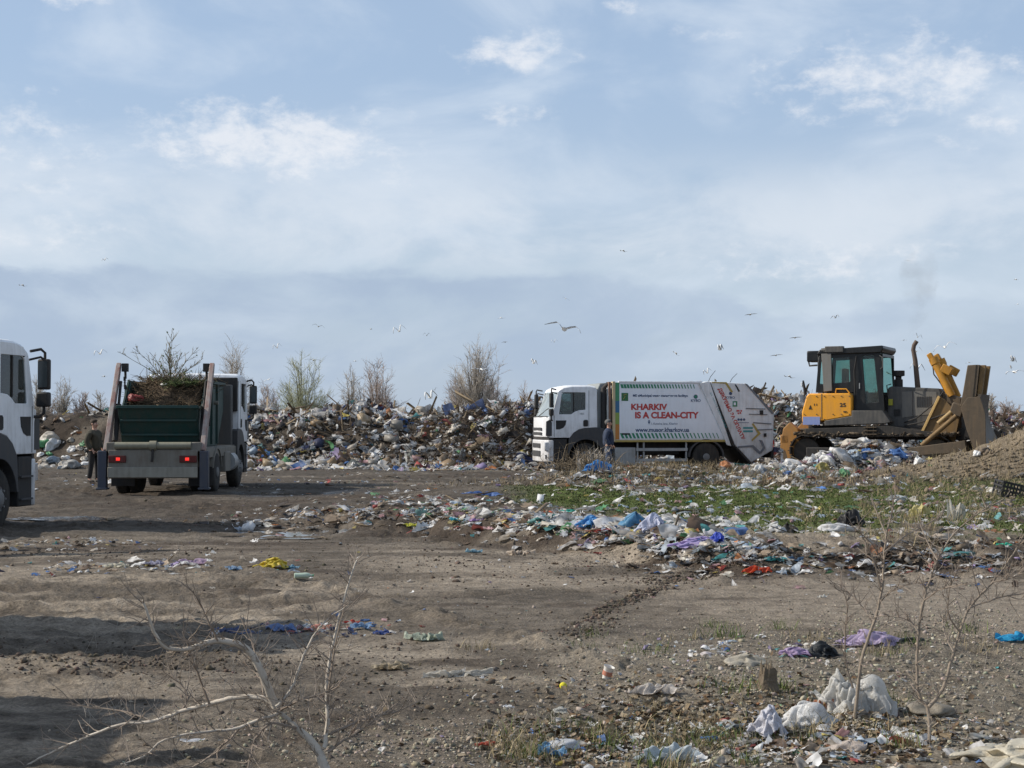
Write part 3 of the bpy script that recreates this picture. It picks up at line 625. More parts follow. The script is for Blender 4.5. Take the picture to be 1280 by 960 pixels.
for q in range(26):
    x = random.uniform(-10, .5); y = float(mound_y(np.array(x)))+random.uniform(-.5, 4); s = random.uniform(.3, .6)
    b = bpy.data.objects.new('cardboard_box', np_mesh('cardboard_box', *box_shape(q+30))); b.data.materials.append(LO); C.objects.link(b); b.location = (x, y, float(H(x, y)))
    b.scale = (s*.5, s*.5, s*.5); b.rotation_euler = (random.gauss(0, .5), random.gauss(0, .5), random.uniform(0, 6)); b.color = (*random.choice([(.36, .26, .16), (.42, .33, .22), (.30, .28, .25), (.12, .13, .12)]), 1)
    tag(b, 'battered box or board lying tilted in the long rubbish heap', 'box', 'boxes in the long rubbish heap')

# ---- pile in front of the bulldozer
def px_pts(n, cx, cy, sx, sy, rot=0, r_=rng):
    a = r_.normal(0, 1, n)*sx; b = r_.normal(0, 1, n)*sy; c, s = math.cos(rot), math.sin(rot)
    x, y, z = at_many(cx+a*c-b*s, np.maximum(cy+a*s+b*c, 532)); return np.stack([x, y, z], 1)
def build_dozer_pile():
    x = rng.normal(10.4, 1.9, 1500); y = rng.normal(45.8, 1.2, 1500); P = np.stack([x, y, H(x, y)+.02], 1)
    x = rng.normal(9.8, 3.2, 1500); y = rng.normal(44.2, 1.4, 1500); Q = np.stack([x, y, H(x, y)+.02], 1)
    stuff('pile_rubbish', items(1500, P, .12, .6, MIXW, w=(.5, .4, .08, .02))+items(1500, Q, .07, .3, MIXW), LM, 'small pale rubbish covering the low pile under the bulldozer', 'rubbish')
build_dozer_pile()
zz = [('white', 1032, 585, .75), ('white', 1052, 583, .9), ('yellow', 1026, 589, .55), ('purple', 1034, 578, .6), ('green', 1056, 596, .42), ('blue', 1122, 578, .6), ('blue', 1084, 570, .55), ('pale blue', 1092, 573, .5),
      ('white', 990, 588, .55), ('white', 966, 586, .5), ('white', 1012, 580, .6), ('pale blue', 998, 592, .4), ('blue', 985, 597, .35), ('red', 1074, 594, .3), ('white', 1134, 576, .4), ('cream', 1064, 562, .6), ('pale blue', 1070, 575, .6), ('cream', 1100, 585, .35), ('white', 1222, 570, .35), ('tan', 1232, 569, .45), ('orange', 908, 588, .4), ('white', 1150, 582, .4), ('teal', 1005, 600, .3), ('white', 1076, 556, .5), ('pink', 1088, 590, .35), ('grey', 1050, 570, .5), ('white', 948, 592, .45), ('cream', 975, 600, .3), ('white', 1110, 600, .3)]
for cn, px, py, s in zz:
    bag(at(px, py), s, cn, f'{cn} plastic bag on the low rubbish pile in front of the bulldozer tracks', f'{cn} bags on the pile before the bulldozer')

# ------------------------------------------------------------------ litter on the yard
def build_litter():
    parts = []
    def cl(n, cx, cy, sx, sy, s0, s1, mix=MIXW, rot=0, w=(.16, .74, .04, .06), tilt=.35, dirt=.22):
        parts.extend(items(n, px_pts(n, cx, cy, sx, sy, rot), s0, s1, mix, flat=True, w=w, tilt=tilt, dirt=dirt))
    V8 = (.22, .70, .03, .05)
    cl(950, 690, 658, 95, 13, .08, .36, rot=.10, w=V8, dirt=.15)        # main litter band
    cl(600, 560, 640, 75, 10, .06, .30, rot=.12, dirt=.18)
    cl(420, 810, 668, 55, 9, .10, .42, w=(.4, .55, .02, .03), dirt=.12)
    cl(420, 390, 650, 60, 8, .07, .32, MIX)
    cl(330, 870, 688, 42, 10, .08, .34, w=V8, dirt=.15)
    cl(420, 1000, 710, 110, 9, .06, .28, MIX, dirt=.18)
    cl(380, 1180, 698, 60, 14, .06, .28, MIX, dirt=.18)
    cl(380, 830, 608, 80, 6, .10, .42, dirt=.15); cl(480, 960, 602, 110, 7, .10, .45, w=V8, dirt=.12)
    cl(330, 1000, 642, 130, 16, .07, .32, dirt=.12); cl(260, 1190, 640, 70, 16, .08, .34, dirt=.12); cl(200, 800, 640, 90, 10, .06, .26, dirt=.12)
    cl(220, 720, 590, 40, 4, .10, .42, w=V8, dirt=.15)
    cl(150, 150, 712, 90, 4, .05, .22, MIX); cl(120, 90, 680, 60, 4, .05, .2, MIXD)
    cl(150, 400, 788, 60, 5, .03, .13, {'blue': 4, 'navy': 6, 'red': 4, 'pale blue': 5, 'white': 6, 'pink': 3, 'grey': 5}, rot=-.02)
    cl(700, 900, 885, 150, 34, .015, .075, MIXW, dirt=.2); cl(900, 1010, 925, 120, 18, .02, .10, MIXW, dirt=.12, w=(.35, .6, .02, .03)); cl(560, 740, 932, 70, 16, .015, .085, MIXW, dirt=.15)
    cl(90, 1030, 940, 120, 12, .08, .15, MIXW, w=(.6, .4, 0, 0), dirt=.12)
    cl(380, 1180, 900, 90, 34, .015, .06, MIX)
    cl(220, 620, 760, 260, 60, .01, .05, MIX); cl(350, 500, 700, 260, 30, .02, .1, MIXD); cl(420, 480, 600, 160, 7, .05, .25, MIX)
    cl(160, 150, 600, 90, 6, .05, .25, MIX); cl(140, 960, 815, 70, 8, .03, .11, MIXW, dirt=.12)
    stuff('ground_litter', parts, LM, 'small scraps of plastic, paper and rags strewn over the muddy yard', 'litter')
build_litter()
def scraps():
    # stones, clods and dead leaves
    def stones(n, cx, cy, sx, sy, s0, s1, col, name, label, uni=None, v=.35):
        ps = []
        for u_ in uni: ps.append(px_pts(*u_[:5], rot=u_[5] if len(u_) > 5 else 0))
        P = np.vstack(ps); m = len(P); k = s0*(s1/s0)**rng.beta(1, 3.2, m)
        c = np.array(col)*rng.uniform(1-v, 1+v, (m, 1))*(1+rng.normal(0, .05, (m, 3)))
        stuff(name, [scatter(STONES, P, k[:, None]*rng.uniform(.6, 1.3, (m, 3)), np.clip(c, .01, .6), tilt=.4)], AM, label, 'gravel' if name == 'gravel' else 'mud clods')
    stones(0, 0, 0, 0, 0, .006, .035, (.30, .265, .21), 'gravel', 'pale gravel and small stones over the right foreground', [(7000, 1020, 850, 190, 45), (3500, 850, 930, 210, 22), (1500, 1180, 800, 100, 22), (1200, 500, 930, 160, 25)], .55)
    stones(0, 0, 0, 0, 0, .007, .05, (.115, .09, .068), 'mud_clods', 'dark broken clods of mud thrown up along the ruts', [(1300, 800, 747, 38, 3.5, -.42), (500, 870, 722, 50, 5, -.1), (250, 740, 790, 30, 6, -.4), (1800, 1050, 710, 160, 10), (1500, 850, 700, 60, 12), (900, 600, 705, 180, 16), (900, 150, 830, 130, 10), (900, 400, 650, 120, 16), (900, 450, 850, 200, 50), (700, 1200, 708, 60, 10), (500, 120, 690, 90, 6), (1200, 400, 625, 120, 10)])
    x, y, z = at_many(rng.normal(1230, 80, 1800), rng.normal(592, 22, 1800).clip(545, 640)); k = .02*(8**rng.beta(1, 3, 1800))
    x2 = rng.normal(4.2, 2.6, 1200); y2 = rng.normal(40.6, 1.2, 1200); x = np.concatenate([x, x2]); y = np.concatenate([y, y2]); k = np.concatenate([k, .02*(7**rng.beta(1, 3, 1200))])
    m = len(x); stuff('earth_clods', [scatter(STONES, np.stack([x, y, H(x, y)], 1), k[:, None]*rng.uniform(.7, 1.3, (m, 3)), np.array([.22, .175, .125])*rng.uniform(.6, 1.25, (m, 1)))], AM, 'dry earth clods on the tan soil heaps beside the bulldozer', 'earth clods')
    P = np.vstack([px_pts(1500, 880, 900, 120, 28), px_pts(900, 1060, 925, 90, 18), px_pts(500, 700, 935, 50, 16)]); m = len(P); LV, LF = grid(3); LV = LV*(.7, 1, 1); LV[:, 2] = .25*np.abs(LV[:, 0])+.1*LV[:, 1]
    c = np.array([[.17, .11, .065], [.25, .19, .12], [.12, .085, .055], [.32, .26, .18]])[rng.integers(0, 4, m)]
    stuff('dead_leaves', [scatter([(LV, LF)], P, rng.uniform(.008, .024, m), c, tilt=.5, z_lift=.008)], AM, 'curled brown dead leaves among the weeds in the foreground', 'dead leaves')
scraps()
def blades(P, h, w, lean, col):
    n = len(P); a = rng.uniform(0, 2*PI, n); l = rng.normal(0, lean, (n, 2))*h[:, None]; dx = np.stack([np.cos(a), np.sin(a), 0*a], 1)*w[:, None]/2
    up = np.stack([l[:, 0], l[:, 1], h], 1); mid = P+up*.55-np.stack([l[:, 0], l[:, 1], 0*h], 1)*.25
    V = np.stack([P-dx, P+dx, mid+dx*.7, mid-dx*.7, P+up], 1).reshape(-1, 3); b = np.arange(n)[:, None]*5
    return V, [b+np.array([[0, 1, 2, 3]]), b+np.array([[3, 2, 4]])], np.repeat(col, 5, 0)
def build_grass():
    n = 200000; x = rng.uniform(-2, 14.5, n); y = rng.uniform(17, 37, n); g = grass_mask(x, y); k = rng.uniform(0, 1, n) < g*.9; x, y = x[k], y[k]; n = len(x)
    n0 = fbm(x*1.2, y*1.2, o=3, s=81); h = rng.uniform(.012, .045, n)*(1+.9*n0); c = np.array([.082, .103, .03])*rng.uniform(.6, 1.3, (n, 1))*(1+.5*n0[:, None])
    dry = rng.uniform(0, 1, n) < .16+.35*sm((x-8)/3); c[dry] = np.array([.27, .22, .12])*rng.uniform(.6, 1.2, (dry.sum(), 1))
    stuff('green_grass', [blades(np.stack([x, y, H(x, y)-.005], 1), h, rng.uniform(.012, .03, n), .8, c)], attrmat('grass blades', .8, .2, 8, .05), 'short green grass on the low bank in the middle of the yard', 'grass')
    # foreground weeds in tufts
    T = [(820+rng.normal(0, 60), 925+rng.normal(0, 22)) for _ in range(34)]+[(1010+rng.normal(0, 70), 910+rng.normal(0, 24)) for _ in range(26)]+[(660+rng.normal(0, 26), 945+rng.normal(0, 10)) for _ in range(12)]+[(1120+rng.normal(0, 60), 810+rng.normal(0, 8)) for _ in range(6)]+[(960+rng.normal(0, 160), 800+rng.normal(0, 14)) for _ in range(14)]+[(1150+rng.normal(0, 80), 640+rng.normal(0, 20)) for _ in range(60)]
    Ps = []; hs = []; cs = []
    for px, py in T:
        p = at(px, min(py, 990)); m = rng.integers(25, 90); sp = rng.uniform(.03, .12)*(1 if py > 750 else 1.8); xx = p.x+rng.normal(0, sp, m); yy = p.y+rng.normal(0, sp, m)
        Ps.append(np.stack([xx, yy, H(xx, yy)-.005], 1)); hs.append(rng.uniform(.02, .13, m)*rng.uniform(.5, 1.15)*(1 if py > 750 else 2.0)); gcol = rng.uniform() < (.5 if py > 750 else .3)
        cs.append((np.array([.12, .16, .045]) if gcol else np.array([.33, .27, .16]))*rng.uniform(.55, 1.3, (m, 1)))
    P = np.vstack(Ps); h = np.concatenate(hs); stuff('dry_weeds', [blades(P, h, np.clip(h*.05, .0025, .008), .55, np.vstack(cs))], MATS['grass blades'], 'tufts of green and straw coloured weeds between the foreground rubbish', 'weeds')
    # dry grass on the soil humps in front of the trucks
    x = rng.normal(4.6, 2.4, 5000); y = rng.normal(40.4, 1.3, 5000); x = np.concatenate([x, rng.normal(13, 3, 2500)]); y = np.concatenate([y, rng.normal(37.5, 1.6, 2500)]); m = len(x)
    stuff('straw_grass', [blades(np.stack([x, y, H(x, y)], 1), rng.uniform(.06, .25, m), np.full(m, .014), .6, np.array([.27, .215, .13])*rng.uniform(.5, 1.3, (m, 1)))], MATS['grass blades'], 'dead straw grass on the soil humps in front of the rubbish truck', 'dry grass')
build_grass()

# ------------------------------------------------------------------ named pieces of rubbish
def named_bag(px, py, size, cn, label, seed=1, name='rubbish_bag', cat='rubbish bag', rz=0, tilt=.08, sub=4, color=None, fold=.34):
    V, Fc = sim_bag(seed, sub if sub < 5 else 4); me = np_mesh(name, V, Fc, None, True); me.materials.append(LO); p = at(px, py); o = bag(p, size, cn, label, None, rz, me, name, cat, tilt)
    if color: o.color = (*color, 1)
    return o
def sheet_obj(proto, seed, name):
    V, Fc = proto; r_ = np.random.default_rng(seed); a = r_.uniform(0, 2*PI); c_, s_ = math.cos(a), math.sin(a); V = np.stack([V[:, 0]*c_-V[:, 1]*s_, V[:, 0]*s_+V[:, 1]*c_, V[:, 2]], 1)
    V = V+.10*np.stack([fbm(V[:, 0]*1.5+seed, V[:, 1]*1.5, V[:, 2], o=2, s=k) for k in range(3)], 1); V[:, 2] = np.maximum(V[:, 2], .0); V = unit(V); V[:, 2] += .015
    me = np_mesh(name, V, Fc, None, True); me.materials.append(LO); return me
def rag(px, py, size, cn, label, seed=1, amp=.3, name='rag', cat='rag', rz=0, color=None, n=26, lift=.004):
    o = bpy.data.objects.new(name, sheet_obj(SIMS[seed % len(SIMS)], seed, name)); C.objects.link(o)
    p = at(px, py); o.location = p+Vector((0, 0, lift)); o.scale = (size[0]/2, size[1]/2, size[2]); o.rotation_euler = (0, 0, rz); c = color or PAL[cn]; o.color = (*c, 1); return tag(o, label, cat)
def drape(px, py, w, dp, h, color, label, seed, name='plastic_sheet', cat='plastic sheet', n=90, peaks=(), big=False):
    pr = SACK[0] if big else SIMH[seed % len(SIMH)]; o = bpy.data.objects.new(name, sheet_obj(pr, seed, name) if not big else np_mesh(name, *pr, None, True)); C.objects.link(o)
    if big: o.data.materials.append(littermat('thin white film', 'obj', scale=22, bump=.7, dist=.008, transl=.5, rough=.35))
    o.location = at(px, py); o.scale = (w/2, dp/2, h); o.color = (*color, 1); return tag(o, label, cat)
WH = (.70, .69, .66)
drape(1068, 893, .50, .34, .27, WH, 'big crumpled white sack standing up beneath the thin bare saplings', 3, 'white_sack', 'sack', big=True)
drape(1008, 912, .40, .28, .15, (.68, .68, .68), 'torn white plastic bag spread left of the big white sack', 5, 'plastic_bag', 'plastic bag')
drape(957, 922, .26, .24, .17, (.62, .62, .68), 'white plastic bag with a grey lining, leftmost of the big white cluster', 8, 'plastic_bag', 'plastic bag')
named_bag(1062, 942, (.24, .16, .14), 'pink', 'pale pinkish crumpled bag just below the big white sack', 31, sub=5, color=(.58, .50, .44))
drape(1285, 962, .75, .7, .14, (.62, .57, .46), 'beige woven sack spread at the bottom right corner', 12, 'woven_sack', 'sack', peaks=((.2, .2, 1, 1.0),))
named_bag(933, 832, (.30, .2, .16), 'cream', 'cream cloth bundle right of the small pale bag', 33, 'cloth_bundle', 'cloth', color=(.50, .46, .38))
named_bag(884, 824, (.13, .10, .09), 'white', 'small pale pinkish bag left of the cream cloth bundle', 34, color=(.66, .60, .60))
drape(990, 822, .36, .2, .07, (.48, .36, .56), 'lilac plastic film lying left of the black plastic', 14, peaks=((0, 0, 1, .7),))
drape(1083, 812, .60, .30, .12, (.46, .38, .54), 'large torn purple plastic film behind the sapling', 15, peaks=((.3, 0, 1, .5), (-.4, 0, .8, .5)))
drape(1030, 822, .25, .2, .12, (.025, .03, .035), 'black plastic film between the two purple films', 16, peaks=((0, 0, 1, .6),))
named_bag(1135, 812, (.26, .2, .09), 'black', 'flattened black bag right of the large purple film', 36, color=(.03, .035, .03))
rag(1268, 806, (.28, .22, .07), 'blue', 'bright sky blue plastic bag alone on gravel at right', 21, 1.0, 'plastic_bag', 'plastic bag', color=(.03, .33, .60))
rag(818, 874, (.34, .14, .07), 'white', 'pale cloth scrap left of the tree stump', 22, 1.0, color=(.60, .55, .50))
named_bag(853, 866, (.13, .1, .06), 'cream', 'small pale stone-like foam lump right of the pale cloth scrap', 37, 'foam_lump', 'foam', color=(.5, .44, .36))
named_bag(704, 888, (.15, .09, .08), 'white', 'dirty white lump below the yellow ball', 38, color=(.5, .5, .46))
named_bag(700, 938, (.22, .15, .13), 'white', 'crumpled white and blue bag at the bottom left of the weeds', 39, color=(.60, .62, .66))
rag(690, 946, (.16, .14, .07), 'pale blue', 'pale blue film under the crumpled white bag', 23, 1.0, 'plastic_film', 'plastic', color=(.16, .34, .55))
rag(835, 953, (.36, .14, .09), 'white', 'flat pale blue-white bag at the bottom edge', 24, 1.0, 'plastic_bag', 'plastic bag', color=(.50, .56, .60))
rag(610, 931, (.16, .05, .03), 'red', 'thin red wrapper at the bottom edge', 25, 1.0, 'wrapper', 'wrapper', color=(.50, .10, .06))
rag(1025, 893, (.16, .1, .07), 'orange', 'faded orange rag tucked under the big white sack', 26, 1.0, color=(.50, .22, .12))
named_bag(1150, 928, (.16, .12, .07), 'cream', 'pale flat rubble lump on the right gravel', 40, 'rubble_lump', 'rubble', color=(.46, .43, .36)); named_bag(1165, 895, (.30, .18, .12), 'grey', 'grey brown soiled bag at the base of the right sapling', 41, color=(.33, .29, .23))
named_bag(1045, 668, (.50, .36, .30), 'white', 'big round white bag with black film on the grass bank', 42, sub=5, color=(.66, .66, .66))
drape(1063, 662, .42, .34, .24, (.02, .02, .022), 'black film behind the big round white bag', 17, peaks=((0, .2, 1, .6),))
named_bag(985, 668, (.30, .3, .24), 'black', 'dark bag half buried on the bank left of the round white bag', 43, color=(.06, .05, .04)); named_bag(972, 670, (.22, .2, .18), 'white', 'small white bag resting on the dark half buried bag', 44)
rag(1195, 650, (.28, .16, .32), 'white', 'upright translucent white bag on the far right grass', 27, 1.0, 'plastic_bag', 'plastic bag', color=(.60, .57, .50))
named_bag(1170, 672, (.38, .26, .18), 'cream', 'beige crumpled sack on the bank below the upright white bag', 45, color=(.55, .47, .38))
rag(1150, 648, (.34, .2, .22), 'yellow', 'pale yellow bag left of the upright white bag', 28, 1.0, 'plastic_bag', 'plastic bag', color=(.60, .53, .25))
named_bag(1120, 626, (.46, .3, .24), 'white', 'silvery clear bag near the top of the right grass', 46, color=(.55, .58, .58))
named_bag(791, 668, (.40, .36, .40), 'blue', 'bright blue stuffed bag in the middle of the litter band', 47, color=(.10, .27, .45)); drape(818, 672, .55, .4, .26, (.55, .58, .72), 'white and blue cloth right of the bright blue stuffed bag', 18, 'cloth', 'cloth', peaks=((0, 0, 1, .6),))
drape(745, 668, .6, .3, .16, (.08, .28, .60), 'blue plastic film stretched left of the bright blue stuffed bag', 19, peaks=((0, 0, 1, .8),))
drape(870, 688, .7, .35, .13, (.46, .38, .66), 'lilac patterned cloth at the right end of the litter band', 20, 'cloth', 'cloth', peaks=((0, 0, 1, .8),)); drape(898, 684, .30, .3, .16, (.07, .12, .60), 'vivid blue ring of film beside the lilac cloth', 22, peaks=((0, 0, 1, .7),))
rag(946, 722, (.34, .14, .08), 'red', 'bright red strip at the edge of the smooth track', 29, 1.0, 'plastic_strip', 'plastic', color=(.60, .08, .03))
for px, py, w, c, lb in [(690, 640, .35, (.70, .14, .05), 'orange scrap at the top of the litter band'), (682, 664, .3, (.02, .38, .42), 'dark teal scrap lying flat in the litter band'), (712, 640, .35, (.05, .42, .34), 'turquoise green film near the top of the litter band'), (573, 658, .30, (.03, .35, .48), 'turquoise film toward the left of the litter band'), (514, 658, .30, (.55, .55, .06), 'yellow-green bag left of the turquoise film'),
                      (598, 664, .28, (.40, .26, .55), 'small lilac bag right of the turquoise film'), (600, 620, .9, (.10, .18, .42), 'long blue tarp strip behind the litter band'), (568, 634, .4, (.35, .40, .62), 'pale blue film in front of the blue tarp strip'), (540, 612, .3, (.60, .26, .08), 'orange scrap at the far left of the tarp strip'), (592, 693, .25, (.25, .42, .52), 'pale blue wrapper lying below the litter band'), (650, 695, .42, (.50, .42, .34), 'beige cloth below the litter band'),
                      (970, 714, .3, (.04, .22, .24), 'dark teal rag on the bank edge'), (990, 706, .3, (.03, .08, .16), 'navy rag on the bank edge beside the dark teal one'), (1255, 690, .22, (.04, .45, .30), 'mint green bottle-like scrap at far right of the bank'), (240, 709, .34, (.45, .33, .46), 'lilac rag on the left yard'), (192, 712, .28, (.34, .34, .46), 'bluish rag left of the lilac one'),
                      (145, 714, .3, (.55, .52, .42), 'cream rag on the left yard'), (292, 716, .22, (.25, .38, .55), 'small blue scrap left of the yellow bag'), (362, 714, .26, (.18, .36, .50), 'blue scrap under the right end of the yellow bag'), (280, 792, .25, (.12, .15, .28), 'dark blue rag at the left end of the clothes strip'), (312, 794, .22, (.13, .17, .28), 'second dark blue rag from the left of the clothes strip'),
                      (352, 790, .3, (.18, .27, .50), 'mid blue garment in the clothes strip'), (398, 790, .26, (.60, .24, .18), 'salmon red garment in the clothes strip'), (436, 781, .2, (.55, .07, .05), 'red scrap at the top of the clothes strip'), (452, 790, .22, (.16, .28, .46), 'denim blue garment at the right of the clothes strip'), (478, 793, .16, (.05, .09, .30), 'navy bundle at the right end of the clothes strip'), (380, 784, .2, (.45, .50, .55), 'pale grey garment in the clothes strip'),
                      (530, 805, .36, (.42, .47, .38), 'pale green net rag in the middle of the yard'), (488, 838, .3, (.35, .29, .2), 'tan paper flap right of the bent sapling'), (1028, 751, .1, (.75, .74, .70), 'small white card alone on the smooth track'), (885, 650, .3, (.60, .58, .5), 'whitish wrapper on the grass right of the litter band')]:
    rag(px, py, (w, w*.55, .12*w+.02), 'white', lb, int(px) % 37+50, 1.0, 'rag' if 'rag' in lb or 'garment' in lb or 'cloth' in lb else 'plastic_scrap', 'rag' if 'rag' in lb or 'garment' in lb or 'cloth' in lb else 'plastic scrap', color=c, n=16, rz=random.uniform(-.3, .3))
drape(338, 714, .50, .42, .13, (.62, .48, .05), 'bright yellow plastic bag lying on the open mud', 24, 'plastic_bag', 'plastic bag', peaks=((0, 0, 1, .9),))
o = rag(572, 846, (.52, .10, .05), 'white', 'long twisted pale rag in the middle of the yard', 71, 1.0, color=(.55, .52, .46), rz=.2)
rag(250, 931, (.24, .14, .01), 'white', 'flat white sheet lying under the bent sapling', 72, .2, 'paper_sheet', 'paper', color=(.6, .62, .66))
# blue bag and rubbish before the front wheel of the rubbish truck
drape(748, 592, .95, .5, .34, (.06, .25, .60), 'blue plastic bag heaped below the standing man by the rubbish truck', 26, 'plastic_bag', 'plastic bag', peaks=((0, 0, 1, .7),))
rag(700, 588, (.3, .2, .75), 'white', 'upright grey-white film below the rubbish truck step', 27, 1.0, 'plastic_film', 'plastic', color=(.5, .5, .48))
# ball, cup, bottle, crate, stump
def ball():
    V, Fc = ico(3); V = V*.024; me = np_mesh('ball', V, Fc, None, True); p = at(704, 870)
    o = link('ball', me, paint('yellow felt', (.62, .55, .03), .9, dirt=.25, scale=40), None, p+Vector((0, 0, .022))); tag(o, 'small yellow ball on the gravel left of the white cup', 'ball')
ball()
p = at(757, 852); e = empty('plastic_cup', p, .4, 'white plastic cup standing tilted on the mud right of the yellow ball', 'cup'); e.rotation_euler = (.25, .2, .4)
MB().lathe([(.025, 0), (.036, .09), (.038, .092), (.034, .09), (.023, .004)], (0, 0, 0), 'z', 20).build('cup_body', paint('cup plastic', (.72, .70, .66), .4, dirt=.3), e); MB().lathe([(.033, 0), (.034, .03)], (0, 0, .03), 'z', 20).build('printed_band', paint('cup print', (.45, .18, .12), .5), e).scale = (1.02, 1.02, 1)
p = at(378, 733); e = empty('plastic_bottle', p, .1, 'crushed clear green plastic bottle lying right of the yellow bag', 'bottle'); e.scale = (.62, .62, .62)
MB().lathe([(.035, -.14), (.05, -.13), (.045, -.02), (.052, .05), (.045, .1), (.018, .15), (.018, .17)], (0, 0, .05), 'x', 18).build('bottle_body', paint('bottle plastic', (.42, .52, .42), .25, dirt=.25), e); MB().lathe([(.02, .171), (.02, .19)], (0, 0, .05), 'x', 14).build('cap', paint('cap green', (.05, .3, .15), .4), e)
def crate():
    p = at(1262, 622); e = empty('plastic_crate', p-Vector((0, 0, .02)), .2, 'black slatted plastic crate on the slope of the tan soil heap', 'crate'); m = paint('black crate plastic', (.02, .02, .022), .5, dirt=.35)
    for sx_ in (-1, 1):
        mb = MB()
        for k in range(4): mb.box((sx_*.29, 0, .05+k*.08), (.012, .38, .03))
        for k in range(6): mb.box((sx_*.283, -.18+k*.072, .16), (.012, .018, .3))
        mb.build('end_panel', m, e)
    for sy_ in (-1, 1):
        mb = MB()
        for k in range(4): mb.box((0, sy_*.19, .05+k*.08), (.56, .012, .03))
        for k in range(9): mb.box((-.26+k*.065, sy_*.183, .16), (.018, .012, .3))
        mb.build('side_panel', m, e)
    mb = MB()
    for k in range(8): mb.box((-.25+k*.07, 0, .02), (.02, .36, .012))
    mb.build('base', m, e); e.rotation_euler = (.1, .22, .15)
crate()
def stump():
    p = at(958, 872); V = []; n = 20; mb = MB(); rows = [(.10, -.03), (.07, .02), (.055, .07), (.05, .12), (.047, .15)]
    for r_, h in rows:
        for k in range(n):
            a = 2*PI*k/n; q = r_*(1+.25*float(noise(math.cos(a)*2+h*3, math.sin(a)*2, s=3))+.08*math.sin(a*7)); V.append((math.cos(a)*q+h*.1, math.sin(a)*q, h+(.025*float(noise(math.cos(a)*3, math.sin(a)*3, s=4)) if h > .1 else 0)))
    fs = [(i*n+k, i*n+(k+1) % n, (i+1)*n+(k+1) % n, (i+1)*n+k) for i in range(len(rows)-1) for k in range(n)]+[tuple(range((len(rows)-1)*n, len(rows)*n))]
    mb.add(V, fs); e = empty('tree_stump', p, 0, 'short splintered tree stump amid weeds in the right foreground', 'tree stump'); mb.build('bark', paint('stump bark', (.13, .10, .07), .9, dirt=.6, dcol=(.26, .21, .15), scale=25, bump=.6), e, smooth=50)
    mb = MB()
    for k in range(9): a = k*.7; mb.tube([(math.cos(a)*.03, math.sin(a)*.03, .12), (math.cos(a)*.036, math.sin(a)*.036, .17+.02*(k % 3))], [.008, .003], 4)
    mb.build('splinters', paint('raw wood', (.34, .26, .17), .85, scale=30), e)
stump()

# ------------------------------------------------------------------ trees
BARK = paint('grey bark', (.17, .14, .11), .9, dirt=.5, dcol=(.08, .065, .05), scale=12, bump=.3)
TWIG = paint('pale twigs', (.40, .36, .31), .9, dirt=.5, dcol=(.15, .12, .09), scale=6, bump=.1)
def grow(base, h, spread, seed, r0, levels=4, kids=5, up=.75, lean=(0, 0), stems=1, n0=6, rmin=.004):
    rd = random.Random(seed); trunk = MB(); tw = MB(); buds = []
    def br(p, d, l, r, lv):
        seg = 4 if lv < 2 else 3; pts = [p]; q = p.copy(); dd = d.copy()
        for k in range(seg):
            dd = (dd+Vector((rd.gauss(0, .10), rd.gauss(0, .10), .05 if lv else .02))).normalized(); q = q+dd*l/seg; pts.append(q.copy())
        rs = [max(r*(1-.75*k/seg), rmin*.45) for k in range(seg+1)]
        (trunk if lv < 2 else tw).tube(pts, rs, n0 if lv == 0 else (4 if lv == 1 else 3), False)
        if lv >= levels: buds.append(pts[-1]); return
        nk = kids+rd.randint(-1, 2) if lv else kids+3
        for k in range(nk):
            t = rd.uniform(.2 if lv else .18, 1.0); i = min(int(t*seg), seg-1); b = pts[i].lerp(pts[i+1], t*seg-i)
            ax = Vector((rd.gauss(0, 1), rd.gauss(0, 1), rd.gauss(0, .3))).normalized(); nd = (dd*(up)+ax*spread).normalized()
            br(b, nd, l*rd.uniform(.38, .62)*(1.15-.45*t), max(rs[i]*.5, rmin), lv+1)
    for s in range(stems):
        d = Vector((rd.gauss(0, .28) if stems > 1 else lean[0], rd.gauss(0, .28) if stems > 1 else lean[1], 1)).normalized()
        br(Vector(base)+Vector((rd.gauss(0, .15), rd.gauss(0, .15), 0))*(stems > 1), d, h*rd.uniform(.75, 1), r0, 0)
    return trunk, tw, buds
